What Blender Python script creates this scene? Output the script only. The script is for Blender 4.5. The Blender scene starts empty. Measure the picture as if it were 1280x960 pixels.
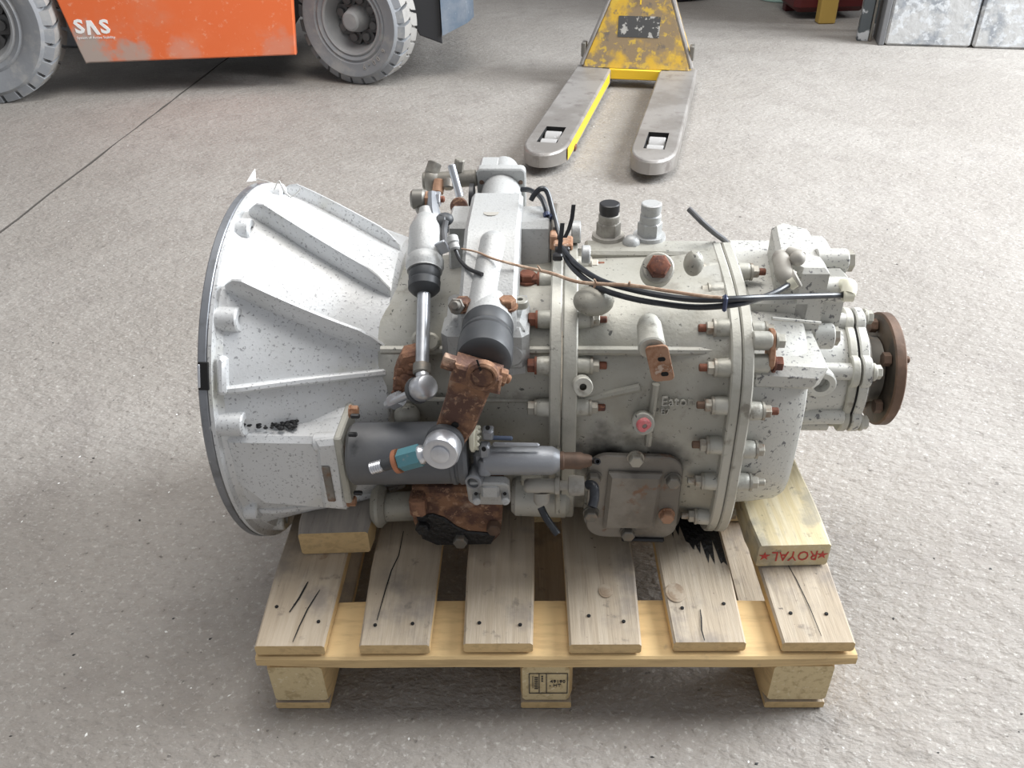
import bpy, bmesh, math, random
from mathutils import Vector as V, Matrix
from math import sin, cos, pi, radians
rnd = random.Random(7)
SC = bpy.context.scene
COL = SC.collection
# ---------------------------------------------------------------- camera, world, lights, exposure
CAM = V((-0.0468, -0.7142, 1.0457)); TILT = radians(34.53); ROLL = -0.025; FPX = 1050.0
cd = bpy.data.cameras.new('camera'); cam = bpy.data.objects.new('camera', cd); COL.objects.link(cam)
cd.sensor_width = 36; cd.lens = 36 * FPX / 1280; cd.clip_start = .02
cam.matrix_world = Matrix.Translation(CAM) @ Matrix.Rotation(pi/2 - TILT, 4, 'X') @ Matrix.Rotation(ROLL, 4, 'Z')
SC.camera = cam
wd = bpy.data.worlds.new('world'); SC.world = wd; wd.use_nodes = True
bg = wd.node_tree.nodes['Background']; bg.inputs[0].default_value = (.93, .95, 1, 1); bg.inputs[1].default_value = .33
def area(name, loc, target, sx, sy, power, col):
    l = bpy.data.lights.new(name, 'AREA'); l.shape = 'RECTANGLE'; l.size = sx; l.size_y = sy; l.energy = power; l.color = col
    o = bpy.data.objects.new(name, l); COL.objects.link(o); o.location = loc
    o.rotation_euler = (V(target) - V(loc)).to_track_quat('-Z', 'Y').to_euler(); return o
area('doorway_daylight', (4.6, 1.9, 3.0), (0.0, .6, .1), 3.4, 2.8, 640, (.91, .955, 1))
area('roof_light', (.3, 1.2, 4.4), (.1, .6, 0), 2.6, 2.2, 125, (1, .97, .93))
SC.view_settings.view_transform = 'Standard'; SC.view_settings.look = 'None'; SC.view_settings.gamma = 1
SC.view_settings.use_curve_mapping = False; SC.view_settings.exposure = 0.27

# ---------------------------------------------------------------- placing: a pixel of the photo on a plane of a real frame
FWD = V((0, cos(TILT), -sin(TILT))); UPV = V((0, sin(TILT), cos(TILT)))
def ray(px, py):
    u, v = px - 640, py - 480
    x = cos(ROLL)*u + sin(ROLL)*v; y = -sin(ROLL)*u + cos(ROLL)*v
    return V((x/FPX, 0, 0)) + FWD - UPV*(y/FPX)
class Frame:
    def __init__(s, o, rz):
        s.o = V(o); s.rz = rz; s.m = Matrix.Rotation(rz, 3, 'Z'); s.i = Matrix.Rotation(-rz, 3, 'Z')
    def at(s, px, py, **k):
        ax, val = list(k.items())[0]; ax = 'xyz'.index(ax)
        o = s.i @ (CAM - s.o); d = s.i @ ray(px, py); return o + d*((val - o[ax])/d[ax])
    def pj(s, p):
        q = s.m @ V(p) + s.o - CAM; d = q.dot(FWD); a = FPX*q.x/d; b = -FPX*q.dot(UPV)/d
        return (640 + cos(ROLL)*a - sin(ROLL)*b, 480 + sin(ROLL)*a + cos(ROLL)*b)
WD = Frame((0, 0, 0), 0)
GB = Frame((0, .388, .324), -.0705)          # gearbox: x along its shaft, -y to the front
PA = Frame((0, 0, 0), -.0266)                # pallet
FL = Frame((-.70, 3.30, 0), .07)             # forklift
PJ = Frame((.252, 2.03, 0), radians(-14.5))   # pallet jack
G = GB.at

# ---------------------------------------------------------------- objects
def empty(name, fr, label, cat, group=None, loc=None):
    o = bpy.data.objects.new(name, None); COL.objects.link(o); o.empty_display_size = .05
    o.location = fr.o if loc is None else loc; o.rotation_euler = (0, 0, fr.rz)
    o['label'] = label; o['category'] = cat
    if group: o['group'] = group
    return o
def tag(o, label=None, cat=None, group=None, kind=None):
    for k, v in (('label', label), ('category', cat), ('group', group), ('kind', kind)):
        if v: o[k] = v
    return o
def basis(d, up=None):
    d = V(d).normalized(); up = V(up) if up else (V((0, 0, 1)) if abs(d.z) < .9 else V((0, 1, 0)))
    u = up.cross(d).normalized(); return d, u, d.cross(u).normalized()
def rrect(w, h, r, n=4):
    out = []
    for cx, cy, a0 in ((w/2-r, h/2-r, 0), (-w/2+r, h/2-r, 90), (-w/2+r, -h/2+r, 180), (w/2-r, -h/2+r, 270)):
        for i in range(n+1):
            a = radians(a0 + 90*i/n); out.append((cx + r*cos(a), cy + r*sin(a)))
    return out
def inset(poly, d):
    n = len(poly); out = []
    A = sum(poly[i][0]*poly[(i+1) % n][1] - poly[(i+1) % n][0]*poly[i][1] for i in range(n)); sg = 1 if A > 0 else -1
    for i in range(n):
        p, q, r = V(poly[i-1]), V(poly[i]), V(poly[(i+1) % n])
        a = (q-p).normalized(); b = (r-q).normalized()
        na = V((-a.y, a.x))*sg; nb = V((-b.y, b.x))*sg
        m = na + nb; k = d/max(.35, 1 + na.dot(nb)); out.append(tuple(q + m*k))
    return out
class M:
    def __init__(s): s.v = []; s.f = []; s.mi = []
    def add(s, v, f, mi=0):
        b = len(s.v); s.v += [tuple(p) for p in v]; s.f += [[b+i for i in q] for q in f]; s.mi += [mi]*len(f); return s
    def loft(s, secs, c0=True, c1=True, mi=0):
        n = len(secs[0]); v = [p for r in secs for p in r]; f = []
        for k in range(len(secs)-1):
            for i in range(n):
                j = (i+1) % n; f.append([k*n+i, k*n+j, (k+1)*n+j, (k+1)*n+i])
        if c0: f.append(list(range(n))[::-1])
        if c1: f.append([(len(secs)-1)*n+i for i in range(n)])
        return s.add(v, f, mi)
    def prism(s, poly, o, ex, ey, h0, h1, ch=.002, mi=0):
        o = V(o); ex = V(ex).normalized(); ey = V(ey).normalized(); ez = ex.cross(ey)
        pi_ = inset(poly, ch) if ch else poly
        st = [(pi_, h0), (poly, h0+ch), (poly, h1-ch), (pi_, h1)] if ch else [(poly, h0), (poly, h1)]
        return s.loft([[o + ex*p[0] + ey*p[1] + ez*h for p in P] for P, h in st], mi=mi)
    def box(s, c, d, ch=.002, ex=(1, 0, 0), ey=(0, 1, 0), mi=0):
        return s.prism(rrect(d[0], d[1], max(ch, 1e-4), 1), c, ex, ey, -d[2]/2, d[2]/2, ch, mi)
    def lathe(s, prof, a, d, n=24, c0=True, c1=True, up=None, ph=0, mi=0):
        d, u, w = basis(d, up); a = V(a)
        return s.loft([[a + d*t + (u*cos(2*pi*i/n+ph) + w*sin(2*pi*i/n+ph))*r for i in range(n)] for t, r in prof], c0, c1, mi)
    def cyl(s, a, b, r, n=20, ch=.0015, r2=None, mi=0):
        a, b = V(a), V(b); L = (b-a).length; r2 = r if r2 is None else r2
        return s.lathe([(0, r-ch), (ch, r), (L-ch, r2), (L, r2-ch)], a, b-a, n, mi=mi)
    def pipe(s, a, b, r, ri, dep=.02, n=20, ch=.0012, mi=0):      # cylinder with an open bore at b
        a, b = V(a), V(b); L = (b-a).length
        return s.lathe([(0, r), (L-ch, r), (L, r-ch), (L, ri), (L-dep, ri*.92)], a, b-a, n, mi=mi)
    def hexa(s, a, b, r, ch=.001, mi=0):
        a, b = V(a), V(b); L = (b-a).length
        return s.lathe([(0, r), (L-ch, r), (L, r*.86)], a, b-a, 6, mi=mi)
    def tube(s, pts, r, n=8, sub=5, mi=0, bore=False):
        P = [V(p) for p in pts]; R = r if isinstance(r, (list, tuple)) else [r]*len(P)
        if sub > 1 and len(P) > 2:
            Q = []; S = []
            for i in range(len(P)-1):
                p0, p1, p2, p3 = P[max(i-1, 0)], P[i], P[i+1], P[min(i+2, len(P)-1)]
                for k in range(sub):
                    t = k/sub
                    Q.append(.5*((2*p1) + (p2-p0)*t + (2*p0-5*p1+4*p2-p3)*t*t + (3*p1-p0-3*p2+p3)*t**3)); S.append(R[i]+(R[i+1]-R[i])*t)
            Q.append(P[-1]); S.append(R[-1]); P, R = Q, S
        T = [(P[min(i+1, len(P)-1)] - P[max(i-1, 0)]).normalized() for i in range(len(P))]
        d, u, w = basis(T[0]); secs = []
        for i, p in enumerate(P):
            u = (u - T[i]*u.dot(T[i])).normalized(); w = T[i].cross(u)
            secs.append([p + (u*cos(2*pi*k/n) + w*sin(2*pi*k/n))*R[i] for k in range(n)])
        if bore:
            e = secs[-1]; c = P[-1]
            secs.append([c + (q-c)*.6 for q in e]); secs.append([c + (q-c)*.55 - T[-1]*R[-1]*3 for q in e])
        return s.loft(secs, mi=mi)
    def ball(s, c, r, n=16, m=10, sc=(1, 1, 1), mi=0):
        c = V(c); secs = [[c + V((r*sin(pi*k/m)*cos(2*pi*i/n)*sc[0], r*sin(pi*k/m)*sin(2*pi*i/n)*sc[1], -r*cos(pi*k/m)*sc[2])) for i in range(n)] for k in range(1, m)]
        return s.loft(secs, mi=mi)
    def mesh(s, name, mats, ang=32):
        me = bpy.data.meshes.new(name); me.from_pydata(s.v, [], s.f)
        for m in (mats if isinstance(mats, (list, tuple)) else [mats]): me.materials.append(m)
        me.polygons.foreach_set('material_index', s.mi)
        bm = bmesh.new(); bm.from_mesh(me); bmesh.ops.recalc_face_normals(bm, faces=bm.faces); bm.to_mesh(me); bm.free()
        me.polygons.foreach_set('use_smooth', [True]*len(me.polygons)); me.set_sharp_from_angle(angle=radians(ang)); me.update()
        return me
    def build(s, name, mats, parent=None, ang=32):
        return link(name, s.mesh(name, mats, ang), parent)
def link(name, me, parent=None, loc=None, rot=None):
    o = bpy.data.objects.new(name, me); COL.objects.link(o); o.parent = parent
    if loc is not None: o.location = loc
    if rot is not None: o.rotation_mode = 'QUATERNION'; o.rotation_quaternion = rot
    return o
def text(name, s, size, mat, parent, o, ex, ey, depth=.0004, align='CENTER', xs=1.0, bold=0):
    cu = bpy.data.curves.new(name, 'FONT'); cu.body = s; cu.size = size; cu.extrude = depth; cu.align_x = align; cu.align_y = 'CENTER'
    cu.resolution_u = 2; cu.offset = bold
    t = bpy.data.objects.new('tmp', cu); me = bpy.data.meshes.new_from_object(t); bpy.data.objects.remove(t)
    me.materials.clear(); me.materials.append(mat)
    ex = V(ex).normalized(); ey = V(ey).normalized(); ez = ex.cross(ey)
    mm = Matrix((ex*xs, ey, ez)).transposed().to_4x4(); mm.translation = V(o); me.transform(mm)
    return link(name, me, parent)

# ---------------------------------------------------------------- materials
def mat(name, col, rough=.55, metal=0.0, layers=(), bump=None, var=0.0, stretch=None, spec=.5, spots=()):
    m = bpy.data.materials.new(name); m.use_nodes = True; nt = m.node_tree; N = nt.nodes; Lk = nt.links.new
    b = N['Principled BSDF']; b.inputs['Roughness'].default_value = rough; b.inputs['Metallic'].default_value = metal
    b.inputs['Specular IOR Level'].default_value = spec
    tc = N.new('ShaderNodeTexCoord'); src = tc.outputs['Object']
    oi = N.new('ShaderNodeObjectInfo'); ad = N.new('ShaderNodeVectorMath'); ad.operation = 'ADD'
    sc = N.new('ShaderNodeVectorMath'); sc.operation = 'SCALE'; sc.inputs['Scale'].default_value = 7.3
    cb = N.new('ShaderNodeCombineXYZ')
    for i in range(3): Lk(oi.outputs['Random'], cb.inputs[i])
    Lk(cb.outputs[0], sc.inputs[0]); Lk(src, ad.inputs[0]); Lk(sc.outputs[0], ad.inputs[1]); vec = ad.outputs[0]
    if stretch:
        mp = N.new('ShaderNodeMapping'); mp.inputs['Scale'].default_value = stretch; Lk(vec, mp.inputs[0]); svec = mp.outputs[0]
    else: svec = vec
    cur = None
    def mix(fac, c0, c1):
        x = N.new('ShaderNodeMix'); x.data_type = 'RGBA'; Lk(fac, x.inputs[0])
        if c0 is None: x.inputs[6].default_value = (*col, 1)
        else: Lk(c0, x.inputs[6])
        x.inputs[7].default_value = (*c1, 1); return x.outputs[2]
    for ly in layers:
        kind = ly[0]; scale, lo, hi, c = ly[1:5]; amt = ly[5] if len(ly) > 5 else 1
        if kind in 'nsg':
            t = N.new('ShaderNodeTexNoise'); t.inputs['Scale'].default_value = scale
            t.inputs['Detail'].default_value = 6 if kind == 'n' else (3 if kind == 's' else 5); t.inputs['Roughness'].default_value = .62
            Lk(svec if kind == 'g' else vec, t.inputs['Vector']); o = t.outputs[0]
        else:
            t = N.new('ShaderNodeTexVoronoi'); t.inputs['Scale'].default_value = scale; Lk(vec, t.inputs['Vector']); o = t.outputs['Distance']
        r = N.new('ShaderNodeMapRange'); r.inputs[1].default_value = lo; r.inputs[2].default_value = hi; r.inputs[4].default_value = amt
        r.interpolation_type = 'SMOOTHSTEP'; Lk(o, r.inputs[0]); cur = mix(r.outputs[0], cur, c)
    for ctr, rad, c, amt in spots:      # stains of a fixed place and ragged shape
        d = N.new('ShaderNodeVectorMath'); d.operation = 'DISTANCE'; Lk(src, d.inputs[0]); d.inputs[1].default_value = ctr
        t = N.new('ShaderNodeTexNoise'); t.inputs['Scale'].default_value = 28; t.inputs['Detail'].default_value = 6; Lk(src, t.inputs['Vector'])
        w = N.new('ShaderNodeMath'); w.operation = 'MULTIPLY_ADD'; Lk(t.outputs[0], w.inputs[0]); w.inputs[1].default_value = rad*1.7; Lk(d.outputs['Value'], w.inputs[2])
        r = N.new('ShaderNodeMapRange'); r.inputs[1].default_value = rad*2.1; r.inputs[2].default_value = rad*1.2; r.inputs[4].default_value = amt; r.interpolation_type = 'SMOOTHSTEP'
        Lk(w.outputs[0], r.inputs[0]); cur = mix(r.outputs[0], cur, c)
    if var:
        h = N.new('ShaderNodeHueSaturation'); mr = N.new('ShaderNodeMapRange'); mr.inputs[3].default_value = 1-var; mr.inputs[4].default_value = 1+var
        Lk(oi.outputs['Random'], mr.inputs[0]); Lk(mr.outputs[0], h.inputs['Value'])
        if cur: Lk(cur, h.inputs['Color'])
        else: h.inputs['Color'].default_value = (*col, 1)
        cur = h.outputs[0]
    if cur: Lk(cur, b.inputs['Base Color'])
    else: b.inputs['Base Color'].default_value = (*col, 1)
    if bump:
        prev = None
        for bs, st, dist in (bump if isinstance(bump[0], tuple) else [bump]):
            t = N.new('ShaderNodeTexNoise'); t.inputs['Scale'].default_value = bs; t.inputs['Detail'].default_value = 5; Lk(svec, t.inputs['Vector'])
            bp = N.new('ShaderNodeBump'); bp.inputs['Strength'].default_value = st; bp.inputs['Distance'].default_value = dist
            Lk(t.outputs[0], bp.inputs['Height'])
            if prev: Lk(prev, bp.inputs['Normal'])
            prev = bp.outputs[0]
        Lk(prev, b.inputs['Normal'])
    return m
X = {}
X['bell'] = mat('cast_aluminium_bell', (.68, .69, .695), .45, .25, [('n', 9, .45, .7, (.58, .58, .565), .7), ('n', 4.5, .56, .70, (.50, .49, .37), .5), ('s', 240, .58, .67, (.24, .24, .25), .75), ('s', 130, .70, .74, (.12, .12, .12), .6)], (240, .18, .002))
X['case'] = mat('cast_aluminium_case', (.39, .38, .335), .5, .25, [('n', 9, .42, .62, (.33, .315, .265), .85), ('n', 4, .50, .66, (.455, .45, .415), .9), ('n', 22, .56, .70, (.20, .185, .155), .6), ('s', 70, .66, .70, (.05, .05, .048), .85), ('s', 190, .64, .70, (.09, .09, .085), .7)], ((220, .22, .002), (40, .15, .004)), spots=[((.095, -.2, -.005), .05, (.02, .019, .018), .95), ((.17, -.22, .0), .035, (.05, .045, .04), .8), ((.06, -.12, .17), .035, (.05, .045, .04), .7), ((-.13, -.2, -.13), .06, (.05, .045, .04), .7), ((.02, -.15, .19), .04, (.06, .055, .05), .6), ((.205, -.21, -.14), .05, (.04, .037, .033), .8)])
X['cover'] = mat('cast_aluminium_shift_cover', (.44, .445, .44), .5, .25, [('n', 12, .5, .8, (.38, .375, .35), .7), ('s', 330, .55, .70, (.27, .27, .27), .6), ('s', 120, .72, .78, (.12, .12, .12), .8)], (330, .25, .0015))
X['rear'] = mat('cast_aluminium_rear_cover', (.52, .515, .48), .5, .2, [('n', 6, .5, .75, (.42, .41, .36), .7), ('s', 110, .60, .66, (.08, .08, .09), .8), ('s', 220, .60, .68, (.16, .16, .17), .75)], (220, .2, .002))
X['flange'] = mat('flange_joint_alloy', (.47, .46, .41), .5, .25, [('n', 14, .45, .65, (.37, .36, .31), .8), ('n', 26, .58, .70, (.17, .15, .12), .7), ('s', 120, .66, .72, (.08, .075, .07), .7)], (260, .25, .002))
X['edge'] = mat('machined_edge_grey', (.27, .28, .30), .4, .6, [('n', 30, .45, .7, (.17, .175, .18), .8), ('s', 90, .66, .72, (.5, .5, .5), .6)])
X['rust'] = mat('orange_rust', (.24, .125, .07), .85, 0, [('n', 34, .40, .58, (.10, .05, .036)), ('s', 120, .56, .66, (.36, .21, .13), .8), ('n', 22, .54, .66, (.37, .26, .19), .85), ('n', 60, .62, .7, (.05, .03, .025), .7)], ((90, .5, .004), (300, .4, .002)))
X['rustpale'] = mat('pale_rust', (.38, .22, .14), .8, 0, [('n', 45, .45, .62, (.26, .12, .06)), ('s', 90, .6, .7, (.55, .44, .36), .8)], ((120, .4, .003),))
X['rustred'] = mat('red_brown_rust', (.20, .075, .045), .8, .1, [('n', 60, .45, .65, (.11, .05, .04)), ('s', 200, .6, .7, (.35, .16, .09), .7)], (150, .4, .002))
X['rustdark'] = mat('brown_rust_flange', (.16, .10, .07), .6, .35, [('n', 14, .4, .65, (.085, .06, .045)), ('n', 30, .55, .7, (.27, .17, .12), .8)], (120, .3, .002))
X['scale'] = mat('flaking_rust', (.27, .14, .085), .9, 0, [('n', 35, .4, .6, (.13, .065, .045)), ('s', 70, .58, .68, (.42, .25, .15), .9)], ((45, .8, .01), (160, .5, .004)))
X['zinc'] = mat('zinc_plated_steel', (.62, .63, .66), .32, .8, [('n', 30, .5, .75, (.42, .42, .44), .8)])
X['steel'] = mat('bare_steel', (.46, .48, .51), .35, .7, [('n', 20, .45, .7, (.34, .35, .37), .8)])
X['bolt'] = mat('weathered_bolt', (.40, .38, .33), .5, .45, [('n', 60, .5, .7, (.24, .17, .12), .85)], (200, .3, .001))
X['boltdark'] = mat('dark_grey_bolt', (.20, .19, .17), .5, .5, [('n', 50, .5, .7, (.30, .24, .19), .8)])
X['rubber'] = mat('black_rubber', (.045, .048, .052), .5, 0, [('n', 20, .5, .75, (.09, .09, .095), .8)])
X['hose'] = mat('black_hose', (.022, .025, .031), .38, 0, [('n', 60, .5, .8, (.07, .075, .085), .7)])
X['greyhose'] = mat('dusty_grey_hose', (.10, .10, .105), .6)
X['servo'] = mat('dark_grey_cylinder_paint', (.105, .11, .12), .5, .2, [('n', 9, .45, .7, (.145, .145, .145), .8), ('n', 26, .62, .75, (.06, .06, .06), .8)], (120, .12, .002))
X['valve'] = mat('dull_grey_valve', (.27, .28, .30), .45, .4, [('n', 30, .45, .7, (.20, .205, .215), .8), ('s', 180, .66, .74, (.5, .5, .5), .6)], (220, .25, .0015))
X['dust'] = mat('dusty_fitting', (.40, .38, .34), .65, .15, [('n', 30, .45, .7, (.20, .185, .165), .8)], (150, .2, .002))
X['airvalve'] = mat('grimy_brass_valve', (.24, .225, .195), .55, .3, [('n', 30, .45, .65, (.12, .11, .095), .8), ('n', 14, .55, .7, (.36, .34, .30), .7)], (150, .25, .002))
X['diskface'] = mat('shaded_oily_flange_face', (.05, .042, .034), .5, .3, [('n', 18, .45, .65, (.11, .08, .055), .8)], (100, .2, .002))  # oily inner face, its shade put into the darker base colour
X['oily'] = mat('oily_dark_cover', (.17, .155, .135), .5, .25, [('n', 10, .4, .6, (.27, .25, .22)), ('n', 28, .57, .68, (.19, .105, .065), .9), ('n', 6, .55, .7, (.06, .055, .05), .85)], (120, .3, .003))
X['grease'] = mat('black_grease', (.012, .012, .013), .42, 0, [('s', 150, .62, .75, (.07, .07, .075), .8)], (150, .7, .006))
X['black'] = mat('black_plastic', (.018, .018, .02), .4)
X['dark'] = mat('dark_cavity', (.010, .010, .010), .9)
X['cream'] = mat('cream_plastic', (.72, .70, .57), .45)
X['pink'] = mat('faded_red_plastic', (.62, .16, .17), .45, 0, [('n', 90, .5, .7, (.75, .45, .44), .7)])
X['teal'] = mat('teal_paint', (.09, .24, .28), .5, .1, [('n', 60, .6, .7, (.3, .3, .3), .8)])
X['copper'] = mat('copper_washer', (.48, .20, .11), .45, .5)
X['tie'] = mat('blue_black_tie', (.04, .055, .12), .4)
X['bluesteel'] = mat('blue_plastic_clip', (.10, .13, .20), .45, .2)
X['paper'] = mat('white_paper', (.85, .85, .83), .8)
X['string'] = mat('white_string', (.78, .77, .74), .8)
X['twig'] = mat('dry_twig', (.34, .22, .15), .8, 0, [('n', 80, .45, .65, (.55, .42, .31), .9)], (200, .3, .002))
# wood
X['woodtop'] = mat('weathered_pallet_board', (.42, .345, .255), .8, 0, [('g', 9, .42, .62, (.49, .415, .32), .8), ('g', 22, .56, .72, (.27, .22, .17), .55), ('n', 9, .50, .68, (.22, .195, .175), .7), ('n', 30, .60, .70, (.15, .13, .11), .6), ('n', 5, .6, .75, (.55, .46, .32), .6), ('s', 95, .70, .75, (.06, .05, .045), .8)], ((20, .25, .004), (60, .2, .002)), .09, (9, .5, 9))
X['woodside'] = mat('fresh_sawn_wood', (.64, .46, .23), .75, 0, [('g', 14, .45, .65, (.50, .35, .175), .8), ('n', 30, .6, .75, (.33, .24, .15), .6)], (40, .2, .002), .06, (5, .8, 8))
X['woodend'] = mat('rough_chip_end', (.62, .50, .29), .85, 0, [('n', 90, .48, .66, (.46, .35, .19)), ('s', 130, .6, .7, (.72, .62, .42), .8)], (120, .5, .004), .05)
X['woodgrey'] = mat('grey_board_top', (.36, .33, .30), .8, 0, [('g', 10, .42, .62, (.44, .40, .36)), ('g', 30, .58, .72, (.2, .18, .16), .7)], (25, .3, .003), .05, (9, .5, 9))
X['woodyellow'] = mat('yellow_pine', (.60, .50, .30), .75, 0, [('g', 8, .42, .62, (.68, .60, .42)), ('g', 16, .58, .72, (.40, .33, .22), .7), ('n', 12, .52, .66, (.33, .30, .24), .75), ('n', 40, .60, .68, (.16, .14, .11), .6)], (25, .25, .003), .04, (7, .5, 7))
X['red'] = mat('red_stamp_ink', (.50, .06, .05), .7)
X['ink'] = mat('black_stamp_ink', (.06, .055, .05), .7)
# vehicles
PSP = [FL.at(*q, y=-.05) for q in ((110, 72), (165, 72), (230, 66), (350, 62))]
X['orange'] = mat('orange_paint', (.76, .155, .045), .42, 0, [('n', 3, .45, .75, (.80, .22, .09), .7), ('s', 40, .60, .72, (.80, .36, .22), .55), ('n', 1.6, .56, .72, (.62, .27, .17), .6)], None, spots=[(tuple(PSP[0]), .13, (.40, .34, .30), .95), (tuple(PSP[1]), .09, (.42, .33, .28), .85), (tuple(PSP[2]), .07, (.62, .30, .22), .6), (tuple(PSP[3]), .09, (.60, .28, .20), .55)])
X['tyre'] = mat('dusty_tyre', (.25, .26, .275), .8, 0, [('n', 14, .45, .7, (.36, .355, .345), .8)], (60, .2, .004))
X['tread'] = mat('worn_tyre_tread', (.36, .345, .325), .85, 0, [('n', 12, .45, .7, (.27, .26, .25), .8)], (60, .2, .004))
X['rim'] = mat('dusty_wheel_rim', (.32, .325, .33), .6, .1, [('n', 10, .45, .7, (.42, .42, .41), .8)])
X['hub'] = mat('dark_wheel_hub', (.12, .12, .12), .7, .1, [('n', 16, .45, .7, (.08, .08, .08), .8)])
X['greyblue'] = mat('blue_grey_paint', (.11, .145, .19), .5, 0, [('n', 8, .45, .65, (.20, .22, .25), .7), ('s', 60, .66, .74, (.55, .55, .55), .5)])
X['under'] = mat('dark_chassis', (.022, .022, .024), .8)
X['yellow'] = mat('scuffed_yellow_paint', (.60, .37, .035), .55, 0, [('n', 6, .41, .55, (.22, .165, .11), .92), ('n', 26, .54, .62, (.60, .40, .05), .8), ('n', 15, .57, .66, (.13, .11, .095), .85)], (60, .2, .003))
X['yellowclean'] = mat('yellow_paint', (.80, .52, .03), .45, 0, [('n', 20, .6, .7, (.42, .27, .05), .8)])
X['forksteel'] = mat('worn_fork_steel', (.36, .34, .32), .45, .4, [('n', 5, .42, .62, (.26, .24, .22), .9), ('n', 14, .55, .7, (.19, .165, .155), .7), ('s', 90, .66, .72, (.6, .6, .6), .5)], (50, .12, .003))
X['roller'] = mat('grey_roller', (.38, .37, .36), .6, 0, [('s', 120, .6, .7, (.55, .55, .55), .8)])
X['sticker'] = mat('scratched_black_sticker', (.07, .07, .07), .5, 0, [('n', 40, .56, .62, (.5, .49, .46), .9), ('n', 18, .62, .68, (.62, .43, .06), .9)])
# place
X['wall'] = mat('peeling_wall_paint', (.50, .50, .495), .8, 0, [('n', 5, .44, .58, (.25, .27, .30), .9), ('n', 24, .50, .58, (.62, .64, .66), .8), ('n', 2.6, .6, .75, (.66, .50, .46), .5)], (30, .4, .01))
X['walldark'] = mat('grey_wall_edge', (.16, .16, .165), .8)
X['post'] = mat('dark_steel_post', (.10, .115, .125), .5, .3, [('n', 14, .52, .6, (.66, .68, .70), .9)])
X['pane'] = mat('dusty_pane', (.20, .25, .27), .35, 0, [('n', 6, .5, .7, (.28, .32, .33), .7)])
X['darkred'] = mat('dark_red_paint', (.09, .008, .008), .5)
X['ochre'] = mat('ochre_paint', (.46, .30, .07), .6, 0, [('n', 20, .6, .7, (.10, .07, .04), .9)])
X['mint'] = mat('mint_paint', (.36, .52, .46), .5)
# ---------------------------------------------------------------- floor, walls
def floor_mat():
    m = bpy.data.materials.new('rough_concrete'); m.use_nodes = True; nt = m.node_tree; N = nt.nodes; L = nt.links.new
    b = N['Principled BSDF']; b.inputs['Roughness'].default_value = .75; b.inputs['Specular IOR Level'].default_value = .35
    tc = N.new('ShaderNodeTexCoord'); vec = tc.outputs['Object']
    def noise(s, d=5, r=.6, w=None):
        t = N.new('ShaderNodeTexNoise'); t.inputs['Scale'].default_value = s; t.inputs['Detail'].default_value = d; t.inputs['Roughness'].default_value = r
        L(w or vec, t.inputs['Vector']); return t.outputs[0]
    def rng(o, lo, hi, a=0, c=1):
        r = N.new('ShaderNodeMapRange'); r.interpolation_type = 'SMOOTHSTEP'
        for i, x in enumerate((lo, hi, a, c)): r.inputs[i+1].default_value = x
        L(o, r.inputs[0]); return r.outputs[0]
    def mix(f, a, c):
        x = N.new('ShaderNodeMix'); x.data_type = 'RGBA'; L(f, x.inputs[0])
        for i, q in ((6, a), (7, c)):
            if isinstance(q, tuple): x.inputs[i].default_value = (*q, 1)
            else: L(q, x.inputs[i])
        return x.outputs[2]
    c = mix(rng(noise(1.3), .35, .7), (.285, .262, .236), (.35, .327, .30))
    c = mix(rng(noise(9), .45, .75, 0, .55), c, (.235, .213, .195))
    c = mix(rng(noise(60, 6, .7), .46, .66, 0, .5), c, (.25, .225, .20))
    c = mix(rng(noise(110, 5, .7), .54, .68, 0, .65), c, (.54, .52, .49))
    c = mix(rng(noise(60, 2), .70, .74, 0, .8), c, (.12, .11, .10))
    c = mix(rng(noise(2.2), .62, .72, 0, .4), c, (.22, .20, .185))
    L(c, b.inputs['Base Color'])
    mp = N.new('ShaderNodeMapping'); mp.inputs['Scale'].default_value = (1, 1.5, 1); mp.inputs['Rotation'].default_value = (0, 0, .6); L(vec, mp.inputs[0])
    prev = None
    for s, st, d, det in ((9, .3, .03, 4), (36, .5, .011, 6), (120, .45, .005, 5)):
        bp = N.new('ShaderNodeBump'); bp.inputs['Strength'].default_value = st; bp.inputs['Distance'].default_value = d
        L(noise(s, det, .6, mp.outputs[0]), bp.inputs['Height'])
        if prev: L(prev, bp.inputs['Normal'])
        prev = bp.outputs[0]
    L(prev, b.inputs['Normal']); return m
X['floor'] = floor_mat()
X['joint'] = mat('dirty_joint', (.10, .09, .08), .95)
a0 = WD.at(272, 82, z=0); a1 = WD.at(0, 290, z=0); jd = (a1 - a0).normalized(); jn = V((-jd.y, jd.x, 0))
def joint_line(off, seed):
    r = random.Random(seed); out = []
    for k in range(-60, 61):
        p = a0 + jd*(k*.1) + jn*(off + r.uniform(-.0035, .0035)); out.append(p)
    return out
fm = M()
for sgn, far, seed in ((1, 9, 1), (-1, 9, 2)):
    ln = joint_line(.005*sgn, seed)
    v = [p for p in ln] + [p + jn*sgn*far for p in ln] + [p + V((0, 0, -.02)) for p in ln]; n = len(ln)
    fm.add(v, [[i, i+1, n+i+1, n+i] for i in range(n-1)]); fm.add(v, [[i, i+1, 2*n+i+1, 2*n+i] for i in range(n-1)], 1)
ln = joint_line(0, 3); n = len(ln)
fm.add([p + jn*.02 + V((0, 0, -.008)) for p in ln] + [p - jn*.02 + V((0, 0, -.008)) for p in ln], [[i, i+1, n+i+1, n+i] for i in range(n-1)], 1)
me = bpy.data.meshes.new('floor'); me.from_pydata(fm.v, [], fm.f); me.materials.append(X['floor']); me.materials.append(X['joint']); me.polygons.foreach_set('material_index', fm.mi)
bm = bmesh.new(); bm.from_mesh(me)
for f in bm.faces:
    if abs(f.normal.z) > .5 and f.normal.z < 0: f.normal_flip()
bm.to_mesh(me); bm.free()
tag(link('floor', me), kind='structure')
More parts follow.
